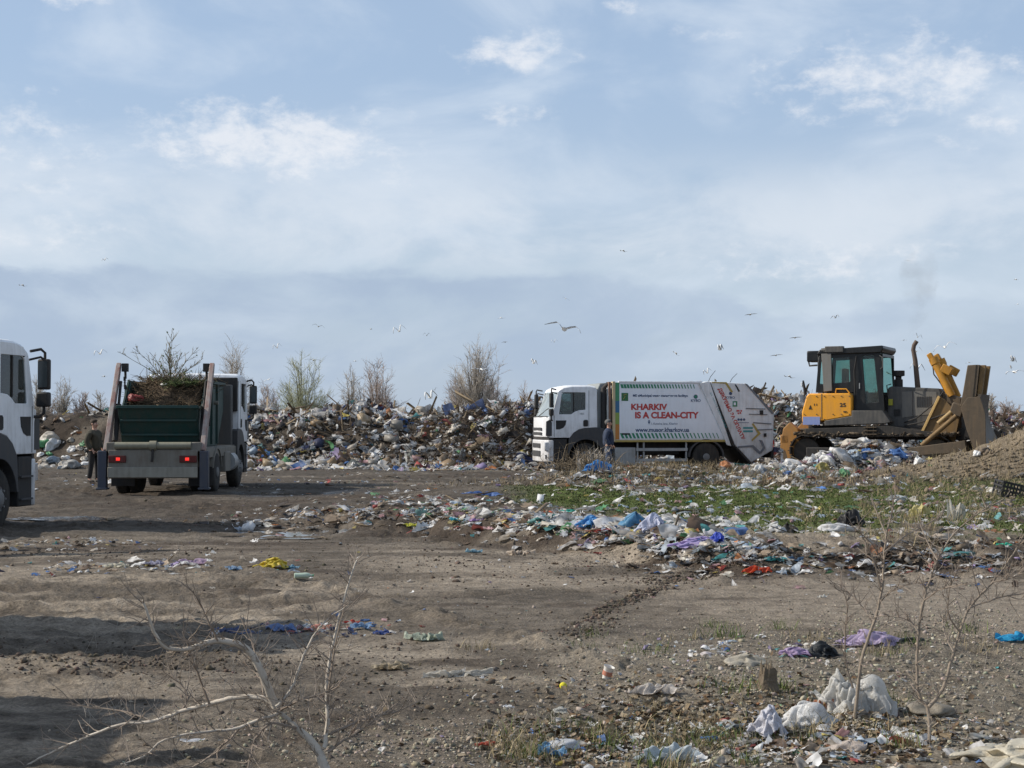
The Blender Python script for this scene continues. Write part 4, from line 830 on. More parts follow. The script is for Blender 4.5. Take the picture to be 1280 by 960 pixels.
def fan_tree(w, h, seed, rmin, trunk_r, nst=22, side=13, sub=5, low=.25, nb=1):
    """bare spring tree: limbs fanning out of a short stem to an oval crown, fine twigs everywhere"""
    rd = random.Random(seed); tr = MB(); tw = MB(); tip = []
    base = Vector((0, 0, 0)); fork = Vector((rd.gauss(0, .1), 0, h*low)); tr.tube([base, fork*.5+Vector((.05, 0, 0)), fork], [trunk_r, trunk_r*.85, trunk_r*.7], 7)
    for k in range(nst):
        a = rd.uniform(0, 2*PI); u = rd.uniform(0, 1)**.6; el = rd.uniform(.15, 1.0); R_ = math.sqrt(max(0, 1-(2*el-1)**2)) if el > .5 else .75+.5*el
        end = Vector((math.cos(a)*u*R_*w/2, math.sin(a)*u*R_*w/2, h*low+(h*(1-low))*el*rd.uniform(.85, 1.0))); st = base.lerp(fork, rd.uniform(.3, 1.0)) if rd.random() < .6 else fork
        mid = st.lerp(end, .5)+Vector((0, 0, (end.z-st.z)*.08))-Vector((end.x, end.y, 0))*.12; pts = []
        for t in (0, .2, .4, .6, .8, 1): pts.append(st*(1-t)**2+mid*2*t*(1-t)+end*t*t+Vector((rd.gauss(0, .02), rd.gauss(0, .02), rd.gauss(0, .02)))*h*.3)
        r0 = trunk_r*.45*rd.uniform(.6, 1); tr.tube(pts, [max(r0*(1-.85*q/5), rmin) for q in range(6)], 4, False)
        for q in range(side):
            t = rd.uniform(.25, 1)*5; i_ = min(int(t), 4); p = pts[i_].lerp(pts[i_+1], t-i_); d = (pts[i_+1]-pts[i_]).normalized(); d = (d*.8+Vector((rd.gauss(0, .55), rd.gauss(0, .55), rd.gauss(.15, .35)))).normalized(); l = h*rd.uniform(.08, .20)*(1.3-.1*t)
            e1 = p+d*l*.5; e2 = e1+(d+Vector((rd.gauss(0, .2), rd.gauss(0, .2), .15))).normalized()*l*.5; tw.tube([p, e1, e2], [rmin*1.1, rmin*.9, rmin*.6], 3, False); tip.append(e2)
            for z in range(sub):
                f = rd.uniform(.2, 1); b = p.lerp(e2, f); dd = (d*.7+Vector((rd.gauss(0, .5), rd.gauss(0, .5), rd.gauss(.2, .35)))).normalized(); tw.tube([b, b+dd*l*rd.uniform(.25, .55)], [rmin*.75, rmin*.45], 3, False)
    return tr, tw, tip
def bg_tree(px, py_top, wpx, d, label, seed, stems=1, col=None, levels=4, spread=.62, kids=5, name='bare_tree'):
    x = (px-640)/F*d; top = CAMH+(526-py_top)/F*d; z0 = float(H(x, d)) if d < 140 else 0
    e = empty(name, (x, d, z0-.1), 0, label, 'tree'); h = top-z0; w = wpx*1.12/F*d; big = wpx > 30
    t, tw, b = fan_tree(w, h*1.03, seed, .0082*d/90, .05+.012*h, (60 if wpx > 60 else 36) if big else 20, 15 if big else 12, 6, .12 if stems > 1 else .2); t.build('trunk', BARK, e); tw.build('crown', col or TWIG, e); return e
GT = paint('budding twigs', (.35, .36, .22), .9, dirt=.5, dcol=(.14, .12, .08), scale=4); RT = paint('reddish twigs', (.37, .30, .26), .9, dirt=.5, dcol=(.13, .1, .08), scale=4)
bg_tree(377, 447, 68, 92, 'round budding greenish tree behind the long heap', 3, 5, GT, 4, .6, 6, 'budding_tree')
bg_tree(595, 430, 64, 90, 'tallest bare tree, left of the rubbish truck cab', 4, 3, TWIG, 4, .5, 6)
bg_tree(475, 449, 46, 92, 'reddish bare tree right of the round greenish tree', 5, 3, RT, 4, .5, 6)
bg_tree(440, 457, 26, 96, 'slender bare tree just left of the reddish one', 6, 2, TWIG, 4, .45); bg_tree(290, 434, 40, 95, 'pale bare tree standing behind the skip truck cab', 7, 2, TWIG, 4, .5, 6)
bg_tree(572, 462, 40, 97, 'low bare bush left of the tallest bare tree', 8, 3, RT, 3, .6); bg_tree(655, 478, 30, 97, 'small bare bush just left of the rubbish truck cab', 9, 3, RT, 3, .6)
bg_tree(334, 478, 36, 97, 'low bare bush left of the round greenish tree', 10, 3, RT, 3, .6); bg_tree(618, 462, 36, 96, 'bare bush right of the tallest bare tree', 11, 3, RT, 3, .6, 6)
bg_tree(80, 474, 26, 150, 'narrow upright bare tree at far left', 12, 1, TWIG, 4, .4); bg_tree(100, 490, 40, 150, 'low bare tree right of the narrow one at far left', 13, 3, RT, 3, .6, 6); bg_tree(60, 495, 40, 150, 'low bare thicket beside the left truck mirror', 14, 3, RT, 3, .6, 6); bg_tree(126, 486, 14, 120, 'thin bare sapling left of the skip truck', 15, 1, TWIG, 3, .4)
bg_tree(1262, 497, 34, 70, 'reddish dry bush on the heap at far right', 16, 4, RT, 3, .7, 6); bg_tree(1240, 487, 10, 72, 'single bare stem right of the bulldozer blade', 17, 1, TWIG, 2, .4)
bg_tree(48, 462, 22, 140, 'bare tree seen through the left truck mirror arm', 18, 2, TWIG, 4, .4)
def far_scrub():
    pos = lambda q: (lambda x, y: Vector((x, y, 0)))(random.uniform(-190, 190), random.uniform(230, 330)); stuff('far_scrub', [stick_cloud(3500, pos, 3.4, .06, (.16, .135, .11), up=.9)], AM, 'distant grey scrub along the horizon', 'scrub')
far_scrub()
# foreground saplings traced as limbs with real depth
def sapling(name, label, limbs, Y0, seed, m=BARK, twigs=3, tl=.22):
    rd = random.Random(seed); b = atd(limbs[0][0][0][0], limbs[0][0][0][1], Y0); gz = float(H(b.x, b.y)); root = empty(name, (b.x, b.y, gz), 0, label, 'sapling')
    o = Vector((b.x, b.y, gz)); tr = MB(); tw = MB()
    for li, (pts, r, dep) in enumerate(limbs):
        P = []
        for k, (px, py) in enumerate(pts):
            P.append(atd(px, py, Y0+dep[0]+(dep[1]-dep[0])*k/(len(pts)-1))-o)
        if li == 0: P[0].z = -.03
        Q = [P[0]]      # smooth the polyline and roughen it a little
        for k in range(len(P)-1):
            p0 = P[max(k-1, 0)]; p1 = P[k]; p2 = P[k+1]; p3 = P[min(k+2, len(P)-1)]
            for t in (.25, .5, .75, 1):
                q = .5*((2*p1)+(p2-p0)*t+(2*p0-5*p1+4*p2-p3)*t*t+(3*p1-p0-3*p2+p3)*t**3); Q.append(q+Vector((rd.gauss(0, .0015), rd.gauss(0, .003), rd.gauss(0, .0015))))
        n = len(Q); rs = [r*(1.2 if m is SB else .92)*(1-.8*k/(n-1))+.0013 for k in range(n)]
        (tr if r > .0065 else tw).tube(Q, rs, 8 if r > .0065 else 5)
        for k in range(2, n-1):
            for _ in range(twigs):
                if rd.random() < .55: continue
                d = (Q[k+1]-Q[k]).normalized(); ax = Vector((rd.gauss(0, 1), rd.gauss(0, .8), rd.gauss(.25, .8))).normalized(); d2 = (d*.55+ax*.8).normalized(); l = tl*rd.uniform(.25, 1.1)
                q = [Q[k]]; dd = d2.copy()
                for s in range(4): dd = (dd+Vector((rd.gauss(0, .16), rd.gauss(0, .16), rd.gauss(.06, .16)))).normalized(); q.append(q[-1]+dd*l/4)
                tw.tube(q, [min(.0034, rs[k]*.6), .0026, .0021, .0016, .001], 4)
                if rd.random() < .6: 
                    e2 = (dd+Vector((rd.gauss(0, .7), rd.gauss(0, .5), rd.gauss(0, .6)))).normalized(); tw.tube([q[2], q[2]+e2*l*.25, q[2]+e2*l*.45+Vector((0, 0, .01))], [.0017, .0013, .0008], 4)
    tr.build('trunk', m, root, smooth=60); tw.build('twigs', MATS['sapling twig'] if 'sapling twig' in MATS else paint('sapling twig', (.27, .22, .175), .8, dirt=.5, dcol=(.17, .12, .09), scale=20, bump=.1), root, smooth=60); return root
SB2 = paint('brown sapling bark', (.27, .22, .17), .85, dirt=.6, dcol=(.12, .09, .07), scale=14, bump=.3); SB = paint('sapling bark', (.56, .50, .42), .8, dirt=.6, dcol=(.14, .11, .085), scale=14, bump=.3)
LFB = [([(412, 990), (405, 958), (392, 930), (365, 905), (345, 884)], .026, (0, .05)), ([(345, 884), (336, 862), (322, 830), (308, 812), (290, 803), (268, 801), (245, 808), (215, 812), (198, 800), (188, 778), (178, 750)], .017, (.05, -.25)),
       ([(345, 884), (325, 872), (295, 872), (262, 880), (225, 890), (190, 902), (150, 906), (100, 925), (50, 948), (20, 965)], .011, (.05, .3)),
       ([(352, 890), (330, 898), (290, 912), (250, 915), (205, 925), (180, 945), (150, 955)], .007, (.05, -.15)), ([(370, 910), (340, 905), (318, 925), (312, 950), (305, 985)], .006, (.02, -.3)),
       ([(405, 935), (410, 900), (408, 860), (412, 825), (422, 780), (436, 730), (446, 700)], .0085, (.02, .35)), ([(410, 880), (414, 840), (420, 800), (430, 760)], .005, (.05, -.1)),
       ([(345, 884), (360, 868), (368, 850), (380, 820), (395, 790), (415, 770), (440, 755)], .007, (.0, .15)), ([(412, 918), (440, 905), (470, 895), (500, 888), (535, 870)], .006, (.05, .3)), ([(350, 888), (372, 876), (400, 868), (425, 858)], .006, (0, -.2)), ([(410, 940), (430, 925), (455, 910), (480, 890)], .005, (0, .1)),
       ([(272, 801), (262, 780), (250, 755), (240, 738)], .004, (-.1, -.2)), ([(262, 880), (250, 850), (240, 820), (228, 790)], .005, (.1, 0)), ([(330, 872), (325, 840), (318, 812), (300, 770)], .004, (.1, .3)), ([(225, 890), (235, 870), (220, 850), (200, 838)], .004, (.2, .3)), ([(300, 910), (270, 940), (230, 965), (190, 985)], .005, (.1, -.1)), ([(190, 902), (160, 890), (120, 885), (90, 880)], .003, (.2, .4))]
sapling('bent_sapling', 'bare pale sapling bent over to the left in the left foreground', LFB, 7.35, 5, SB, 5, .18)
RFA = [([(1068, 868), (1076, 830), (1092, 780), (1102, 740), (1104, 710), (1108, 670), (1115, 640), (1120, 615)], .0105, (0, .2)), ([(1102, 740), (1092, 700), (1078, 670), (1070, 645)], .005, (.1, -.1)), ([(1106, 690), (1135, 668), (1160, 655), (1180, 645)], .0045, (.1, .35)), ([(1066, 860), (1058, 830), (1056, 790), (1060, 760), (1050, 730)], .0055, (0, -.15)), ([(1092, 780), (1075, 755), (1060, 740), (1048, 718)], .004, (.1, .25)), ([(1098, 755), (1120, 735), (1150, 728)], .0035, (.1, 0)), ([(1108, 670), (1098, 645), (1088, 622)], .0035, (.1, .3)), ([(1104, 705), (1090, 680), (1062, 655)], .004, (.1, -.1))]
sapling('bare_sapling', 'thin bare upright sapling rising from behind the big white sack', RFA, 8.9, 8, SB2, 5, .15)
RFB = [([(1162, 915), (1160, 886), (1150, 872), (1146, 840), (1148, 790), (1155, 750), (1162, 725), (1172, 700), (1190, 670), (1225, 640), (1255, 624)], .0095, (0, .3)), ([(1161, 884), (1178, 862), (1188, 830), (1200, 790), (1212, 760), (1240, 728), (1262, 700), (1280, 668)], .010, (0, .25)), ([(1200, 790), (1185, 765), (1188, 735), (1195, 715)], .004, (.1, -.1)), ([(1212, 760), (1245, 748), (1275, 742), (1300, 735)], .004, (.1, .3)), ([(1192, 815), (1180, 790), (1178, 770)], .0035, (0, .2)), ([(1148, 790), (1135, 775), (1110, 770), (1085, 773)], .0035, (.05, .2)), ([(1155, 750), (1180, 735), (1210, 730)], .0035, (.05, -.2)), ([(1172, 700), (1160, 680), (1150, 655)], .0035, (.1, .3)), ([(1225, 745), (1215, 710), (1220, 690)], .003, (.1, 0)), ([(1240, 728), (1265, 722), (1290, 700)], .003, (.1, 0))]
sapling('forked_sapling', 'forked bare sapling at the right edge growing from the gravel', RFB, 8.3, 9, SB2, 5, .15)
def dry_stalks():
    sp = [(100+random.uniform(0, 420), random.uniform(700, 950)) for _ in range(46)]+[(random.uniform(560, 1270), random.uniform(790, 960)) for _ in range(60)]+[(random.uniform(720, 770), 596) for _ in range(25)]
    out = []; mb = MB()
    for px, py in sp:
        p = at(px, py); h = random.uniform(.08, .34)*(1 if py > 620 else 2.5); r_ = .0016 if py > 620 else .012; l = Vector((random.gauss(0, .25), random.gauss(0, .2), 1))*h
        mb.tube([p, p+l*.5+Vector((random.gauss(0, .02), 0, 0)), p+l], [r_, r_*.8, r_*.4], 4)
        for _ in range(3): t = random.uniform(.4, .9); q = p+l*t; mb.tube([q, q+Vector((random.gauss(0, .3), random.gauss(0, .3), .35))*h*.4], [r_*.7, r_*.3], 3)
    tag(mb.build('dry_stalks', TWIG), 'thin dead weed stalks standing across the yard', 'dry stalks', kind='stuff')
dry_stalks()

# ------------------------------------------------------------------ vehicle parts
WHT = paint('white lorry paint', (.82, .83, .85), .32, dirt=.32, grime_z=(.3, 1.9, .9), scale=3.5)
PLA = paint('dark grey bumper plastic', (.045, .047, .052), .6, dirt=.5, dcol=(.13, .11, .09)); BLK = paint('black chassis', (.02, .02, .021), .7, dirt=.55, dcol=(.10, .08, .065)); RUB = paint('tyre rubber', (.022, .021, .02), .9, dirt=.6, dcol=(.11, .09, .07), scale=5)
RIM = paint('dusty steel rim', (.20, .20, .20), .6, metal=.3, dirt=.6); GLS = glassmat('cab glass', (.60, .70, .70), .35); DGL = glassmat('dark cab glass', (.10, .13, .13), .3); WGL = glassmat('windscreen glass', (.55, .62, .65), .8, (.25, .7), (.42, .47, .48)); CHR = paint('lamp chrome', (.55, .57, .6), .25, metal=.6, dirt=.2)  # windscreen: bluish white diffuse colour paints in the bright sky reflection
RED = paint('red paint', (.50, .05, .03), .5, dirt=.2); SIL = paint('aluminium box', (.36, .37, .37), .5, metal=.3, dirt=.5); SEAT = paint('seat cloth', (.05, .055, .07), .9)
def emis(name, col, st):
    if name in MATS: return MATS[name]
    m, g, p, o = newmat(name); p.inputs['Base Color'].default_value = (*col, 1); p.inputs['Emission Color'].default_value = (*col, 1); p.inputs['Emission Strength'].default_value = st; MATS[name] = m; return m
def wheel(parent, x, y, r=.5, w=.28, out=1, name='wheel', dual=False, rimc=RIM):
    """out = +1 / -1: side of the truck the outer face is on"""
    e = MB()
    for k in range(2 if dual else 1):
        yc = y-out*k*(w+.04); pr = [(r*.55, -w/2), (r*.9, -w/2), (r*.97, -w*.4), (r, -w*.25), (r, w*.25), (r*.97, w*.4), (r*.9, w/2), (r*.55, w/2)]
        e.lathe(pr, (x, yc, r), 'y', 40)
        for q in range(48):
            a = 2*PI*q/48; e.box((x+math.cos(a)*(r+.002), yc, r+math.sin(a)*(r+.002)), (.02, w*.8, .014), (0, 90-math.degrees(a), 0))
    t = e.build(name, RUB, parent, smooth=50)
    yo = y+out*w/2; pr = [(r*.56, -.03), (r*.56, 0), (r*.50, -.04), (r*.42, -.10 if dual else .01), (r*.28, -.10 if dual else .05), (r*.24, .02 if dual else .07), (r*.12, .04 if dual else .09)]
    mb = MB().lathe([(a, b*out) for a, b in pr], (x, yo, r), 'y', 32)
    for q in range(8): a = q*PI/4; mb.lathe([(.018, 0), (.018, .03*out)], (x+math.cos(a)*r*.34, yo+out*(-.10 if dual else .04), r+math.sin(a)*r*.34), 'y', 8)
    mb.build('rim', rimc, t, smooth=50); return t
def cab(root, fr=0.0, number=None, mirror=True):
    """forward control lorry cab: x forward with the bumper at x = fr, y to the left"""
    X = lambda s: fr-s
    side = [(.17, 1.18), (.17, 1.78), (.24, 1.90), (.47, 2.76), (.66, 2.90), (1.72, 2.92), (1.84, 2.80), (1.86, 1.54), (1.42, 1.52), (1.2, 1.47), (1.02, 1.36), (.88, 1.18)]
    win = [(.50, 1.99), (.60, 2.69), (.70, 2.75), (1.42, 2.75), (1.44, 2.73), (1.44, 2.15), (1.2, 2.13), (1.05, 2.07), (.93, 1.99)]
    shell = MB()
    for sy in (-1, 1): shell.prism([(X(a), b) for a, b in side], sy*1.18, sy*1.225, holes=[[(X(a), b) for a, b in win]])
    shell.prism([(X(1.80), -1.178), (X(1.86), -1.178), (X(1.86), 1.178), (X(1.80), 1.178)], 1.2, 2.80, 'z')
    shell.prism([(X(.17), 1.18), (X(.17), 1.24), (X(1.8), 1.24), (X(1.8), 1.18)], -1.178, 1.178)
    b = shell.build('body', WHT, root, .012)
    roof = MB(); prof = [(.47, 2.76), (.52, 2.84), (.68, 2.925), (.95, 2.97), (1.6, 2.975), (1.80, 2.93), (1.86, 2.80), (1.80, 2.79), (.60, 2.77)]
    rows = [(-1.222, -.03), (-1.19, .005), (-1.1, .03), (0, .05), (1.1, .03), (1.19, .005), (1.222, -.03)]; m = len(prof); vs = [(X(a), yy, bb+(dz if bb > 2.82 else 0)) for yy, dz in rows for a, bb in prof]
    fs = [(i*m+k, i*m+(k+1) % m, (i+1)*m+(k+1) % m, (i+1)*m+k) for i in range(len(rows)-1) for k in range(m)]+[tuple(range(m)), tuple(range((len(rows)-1)*m, len(rows)*m))]
    roof.add(vs, fs).build('roof', WHT, root, smooth=35)
    fp = MB(); pl = [(X(.17), -1.225), (X(.05), -1.08), (X(-.02), -.6), (X(-.04), 0), (X(-.02), .6), (X(.05), 1.08), (X(.17), 1.225), (X(.30), 1.17), (X(.30), -1.17)]
    fp.prism(pl, 1.20, 1.90, 'z'); fp.build('front_panel', WHT, root, .02)
    bp = MB(); pl2 = [(X(.30), -1.235), (X(.14), -1.2), (X(.0), -1.02), (X(-.05), -.5), (X(-.06), 0), (X(-.05), .5), (X(.0), 1.02), (X(.14), 1.2), (X(.30), 1.235), (X(.34), 1.1), (X(.34), -1.1)]
    bu = bp.prism(pl2, .34, 1.10, 'z').build('bumper', WHT, root, .03)
    MB().prism([(X(a/1), b*.995) for a, b in [(.31, -1.22), (.16, -1.19), (.02, -1.0), (-.03, 0), (.02, 1.0), (.16, 1.19), (.31, 1.22)]], 1.101, 1.199, 'z').build('bumper_gap_trim', BLK, root)
    gr = MB()
    for z in (1.32, 1.48): gr.box((X(-.035), 0, z), (.03, 1.5, .10))
    gr.box((X(-.055), 0, .90), (.03, 1.3, .16)); gr.box((X(-.055), 0, .62), (.03, 1.3, .20)); gr.build('grille', PLA, root, .008)
    for sy in (-1, 1):
        MB().prism([(X(.015), .74), (X(.02), 1.02), (X(.2), 1.03), (X(.2), .72)], sy*.80, sy*1.19).build('headlight', CHR, root, .01)
        MB().box((X(.10), sy*1.00, .52), (.12, .26, .14)).build('fog_lamp', PLA, bu)
        MB().prism([(X(.05), 1.24), (X(.06), 1.74), (X(.19), 1.82), (X(.25), 1.7), (X(.25), 1.24)], sy*1.12, sy*1.233).build('corner_vent', PLA, root, .01)
        # door seams, handle, air inlet
        se = MB(); yy = sy*1.227
        for a, b2 in (((.33, 1.2), (.33, 1.95)), ((1.56, 1.56), (1.56, 2.82))): se.box((X((a[0]+b2[0])/2), yy, (a[1]+b2[1])/2), (.014, .006, b2[1]-a[1]))
        se.build('door_seam', PLA, root); MB().prism([(X(1.36), 1.60), (X(1.36), 1.76), (X(1.40), 1.80), (X(1.50), 1.80), (X(1.53), 1.76), (X(1.53), 1.60), (X(1.5), 1.57), (X(1.39), 1.57)], sy*1.226, sy*1.240).build('door_handle', BLK, root)
        MB().prism([(X(.39), 1.47), (X(.39), 1.78), (X(.76), 1.78), (X(.73), 1.62), (X(.65), 1.52), (X(.52), 1.47)], sy*1.226, sy*1.234).build('door_panel_inset', BLK, root)
        MB().prism([(X(a), b) for a, b in win], sy*1.195, sy*1.201).build('side_window', GLS, root)
        fm = MB(); fm.box((X(1.02), sy*1.205, 2.42), (.035, .03, .66)); fm.build('window_frame', BLK, root)
        # wheel arch
        arch = MB(); ar = [(X(1.46)+math.cos(t)*.68, .52+math.sin(t)*.68) for t in np.linspace(0.05, PI-.05, 14)]; inn = [(X(1.46)+math.cos(t)*.57, .52+math.sin(t)*.57) for t in np.linspace(PI-.05, .05, 14)]
        upper = [(X(.88), 1.178), (X(1.02), 1.357), (X(1.2), 1.467), (X(1.42), 1.517), (X(2.12), 1.537), (X(2.16), .7)]+[(a, b) for a, b in ar if b < 1.19 or True][0:0]
        arch.prism([(X(2.14), .62), (X(2.10), 1.50), (X(1.9), 1.537), (X(1.42), 1.517), (X(1.2), 1.467), (X(1.02), 1.357), (X(.84), 1.14), (X(.80), .62)]+[(X(1.46)+math.cos(t)*.58, .52+math.sin(t)*.58) for t in np.linspace(PI-3.0, 3.0, 16)][::-1][::-1][::1][::-1], sy*.86, sy*1.23) if False else None
        top = [(X(1.46)+math.cos(t)*.60, .52+math.sin(t)*.60) for t in np.linspace(.1, PI-.1, 16)]
        poly = [(X(2.10), .58)]+top[::1][:0]+[(X(2.10), 1.50), (X(1.9), 1.535), (X(1.42), 1.515), (X(1.2), 1.465), (X(1.02), 1.355), (X(.86), 1.16), (X(.80), .58)]+[p_ for p_ in sorted(top, key=lambda p: -p[0])]
        MB().prism(poly, sy*.90, sy*1.232).build('wheel_arch', PLA, root, .01)
        st = MB(); st.box((X(.53), sy*1.05, .74), (.5, .32, .80)); sp_ = st.build('entry_step', BLK, root, .02)
        t2 = MB(); t2.box((X(.55), sy*1.2, .46), (.42, .12, .03)); t2.box((X(.55), sy*1.2, .82), (.42, .12, .03)); t2.build('tread', PLA, sp_)
        wheel(root, X(1.46), sy*1.04, .5, .29, sy)
        if mirror:
            y0 = sy*1.22; mm = MB(); mm.box((X(.20), sy*1.37, 2.47), (.12, .20, .50)); mh = mm.build('mirror', BLK, root, .03)
            MB().box((X(.265), sy*1.37, 2.47), (.006, .16, .42)).build('mirror_glass', paint('mirror glass', (.10, .12, .13), .15, metal=.6, dirt=.4), mh); MB().box((X(.20), sy*1.36, 2.06), (.14, .22, .24)).build('wide_angle_mirror', BLK, mh, .03)
            MB().tube([(X(.40), y0, 2.84), (X(.22), sy*1.32, 2.88), (X(.20), sy*1.38, 2.82), (X(.20), sy*1.38, 2.6)], .024, 7).build('mirror_arm', BLK, mh); MB().tube([(X(.26), y0, 1.78), (X(.22), sy*1.30, 1.78), (X(.2), sy*1.37, 1.84), (X(.2), sy*1.37, 1.97)], .026, 7).build('mirror_arm', BLK, mh); MB().tube([(X(.44), y0, 2.70), (X(.25), sy*1.33, 2.75), (X(.2), sy*1.38, 2.70)], .020, 6).build('mirror_arm', BLK, mh)
    # windscreen
    ws = MB(); cols = np.linspace(-1.13, 1.13, 9); vs = []
    for y_ in cols: k = .13*(y_/1.13)**4+.04*(y_/1.13)**2; vs += [(X(.02+k), y_, 1.91), (X(.42+k*.7), y_*.985, 2.78)]
    fs = [(2*i, 2*i+1, 2*i+3, 2*i+2) for i in range(8)]; ws.add(vs, fs).build('windscreen', WGL, root, smooth=60)
    MB().tube([(X(.0+.1), -1.14, 1.905), (X(-.01), -.6, 1.905), (X(-.02), 0, 1.905), (X(-.01), .6, 1.905), (X(.1), 1.14, 1.905)], .025, 6).tube([(X(.0), -.9, 1.93), (X(.2), -.1, 2.2)], .012, 5).tube([(X(.0), .1, 1.93), (X(.2), .85, 2.2)], .012, 5).build('wiper', BLK, root)
    it = MB()
    for sy in (-.6, .6): it.box((X(1.25), sy, 1.75), (.5, .5, .35)); it.box((X(1.48), sy, 2.15), (.14, .5, .75), (0, -8, 0)); it.box((X(1.53), sy, 2.58), (.1, .26, .2))
    it.build('seat', SEAT, root, .03); dsh = MB(); dsh.box((X(.42), 0, 1.72), (.36, 2.2, .35)); dsh.build('dashboard', PLA, root, .03)
    MB().tube([(X(.72)+.08*math.sin(t), .6+.22*math.cos(t), 1.98+.19*math.sin(t)) for t in np.linspace(0, 2*PI, 17)], .015, 6).build('steering_wheel', BLK, root)
    ch = MB(); ch.prism([(X(.3), -.9), (X(.3), .9), (X(2.2), .9), (X(2.2), -.9)], .5, 1.15, 'z'); 
    mb = MB(); mb.box((X(1.2), 0, .95), (1.7, 1.5, .4)); mb.build('engine_underside', BLK, root)
    if number:
        for sy, ux in ((1, (-1, 0, 0)), (-1, (1, 0, 0))):
            text_part('number_lettering', number, PLA, root, (X(1.24 if sy > 0 else 1.5), sy*1.226, 1.98), ux, (0, 0, 1), height=.06)

# ------------------------------------------------------------------ rubbish truck
def garbage_truck():
    e = empty('rubbish_truck', (.92, 54.25, float(H(1.5, 54))-.02), R(190), 'white rubbish compactor truck with KHARKIV IS A CLEAN-CITY banner on its side', 'rubbish truck')
    cab(e, 0, '1833')
    X = lambda s: -s; T = lambda a, b: (-(a/133.5-.875), 3.861-b/135.5)      # photo zoom coordinates to side plane
    BODY = paint('compactor white', (.80, .82, .84), .45, dirt=.55, dcol=(.30, .27, .23), scale=2.2, grime_z=(.3, 1.9, .9)); BAN = paint('banner vinyl', (.82, .85, .90), .4, dirt=.22, dcol=(.40, .38, .36), scale=2.2, grime_z=(1.0, 1.7, .5))
    YEL = paint('ochre trim', (.42, .31, .08), .5, dirt=.3); GRNm = paint('banner green', (.03, .22, .12), .45, dirt=.15); REDm = paint('banner red', (.50, .045, .04), .5, dirt=.35, dcol=(.5, .3, .28), scale=6); NAV = paint('banner navy', (.05, .09, .18), .45, dirt=.1); TEA = paint('banner teal', (.06, .28, .30), .45, dirt=.1)
    fr = MB()
    for sy in (-.42, .42): fr.box((X(4.2), sy, .88), (8.0-1.8, .09, .24))
    for s in (2.2, 3.4, 5.2, 6.6): fr.box((X(s), 0, .88), (.1, .8, .2))
    fr.build('chassis', BLK, e)
    # hopper body
    b = MB().prism([T(450, 378), T(450, 105), T(870, 92), T(1000, 378)], -1.22, 1.22).build('compactor_body', BODY, e, .03)
    MB().prism([T(470, 107), T(845, 107), T(985, 370), T(470, 370)], 1.222, 1.232).build('banner', BAN, b); MB().prism([T(470, 107), T(845, 107), T(985, 370), T(470, 370)], -1.232, -1.222).build('banner', BAN, b)
    MB().prism([T(445, 375), T(990, 375), T(992, 384), T(445, 384)], 1.16, 1.25).build('bottom_rail', YEL, e); MB().prism([T(466, 96), T(860, 98), T(860, 106), T(466, 106)], 1.14, 1.245).build('top_rail', BODY, e, .01)
    [MB().prism([T(856, 105), T(905, 95), T(1010, 405), T(990, 400)], min(sy*1.18, sy*1.26), max(sy*1.18, sy*1.26)).build('rear_body_frame', BODY, e, .01) for sy in (-1, 1)]
    # coloured strip by the front post
    for (a, c), m_ in (((103, 190), paint('strip green', (.06, .28, .14), .5)), ((190, 245), paint('strip blue', (.04, .16, .30), .5)), ((245, 300), paint('strip lime', (.25, .36, .08), .5)), ((300, 372), paint('strip orange', (.50, .20, .04), .5))): MB().prism([T(447, a), T(470, a), T(470, c), T(447, c)], 1.222, 1.234).build('banner_strip', m_, b)
    MB().prism([T(437, 98), T(450, 98), T(450, 382), T(437, 382)], 1.05, 1.26).build('front_post', paint('cream post', (.55, .45, .28), .5, dirt=.3), e, .008); MB().prism([T(420, 100), T(431, 100), T(431, 370), T(420, 370)], 1.0, 1.2).build('front_post', paint('rust post', (.22, .12, .08), .6, dirt=.4), e, .008)
    MB().prism([T(360, 160), T(385, 105), T(420, 104), T(420, 330), T(362, 330)], -1.0, .95).build('air_duct_housing', paint('duct grey', (.25, .27, .27), .6, dirt=.4), e, .04)
    MB().tube([(-2.12, 1.05, 1.2), (-2.12, 1.05, 2.9), (-2.3, 1.0, 3.05)], .09, 12).build('intake_pipe', BLK, e); MB().tube([(-2.28, 1.12, 1.0), (-2.26, 1.14, 2.2), (-2.3, 1.1, 2.95), (-2.42, 1.0, 3.1)], .05, 10).build('hydraulic_hose', paint('hose white', (.5, .5, .48), .5), e)
    # green hazard stripes
    st = MB(); n = 26
    for k in range(n):
        f = k/n; w = 12*(1-f*.72); a = 480+k*14.6
        if a < 845: st.prism([T(a, 130), T(a+w, 130), T(a+w-6, 111), T(a-6, 111)], 1.233, 1.237)
        a = 480+k*18.6
        if a < 955: st.prism([T(a+3, 367), T(a+3+w, 367), T(a+w-8, 342), T(a-8, 342)], 1.233, 1.237)
    st.build('green_stripes', GRNm, b); MB().prism([T(482, 342), T(518, 342), T(520, 350), T(482, 350)], 1.2375, 1.24).build('sticker', BLK, b)
    ux, uz = (-1, 0, 0), (0, 0, 1)
    def tx(s, x0, x1, y0, y1, m_, bold=0.0, nm='lettering'):
        o = T(x0, y1); return text_part(nm, s, m_, b, (o[0], 1.2345, o[1]), ux, uz, width=(x1-x0)/133.5, height=(y1-y0)/135.5, bold=bold)
    tx('KHARKIV', 526, 700, 203, 233, REDm, .045); tx('IS A CLEAN-CITY', 545, 853, 241, 273, REDm, .045); tx('www.musor.kharkov.ua', 546, 806, 316, 337, NAV, .03); tx('ME «Municipal waste management facility»', 535, 800, 158, 174, NAV, .03); tx('1, Kotelna lane, Kharkiv', 622, 750, 292, 304, NAV); tx('KYBO', 815, 862, 181, 194, NAV, .02)
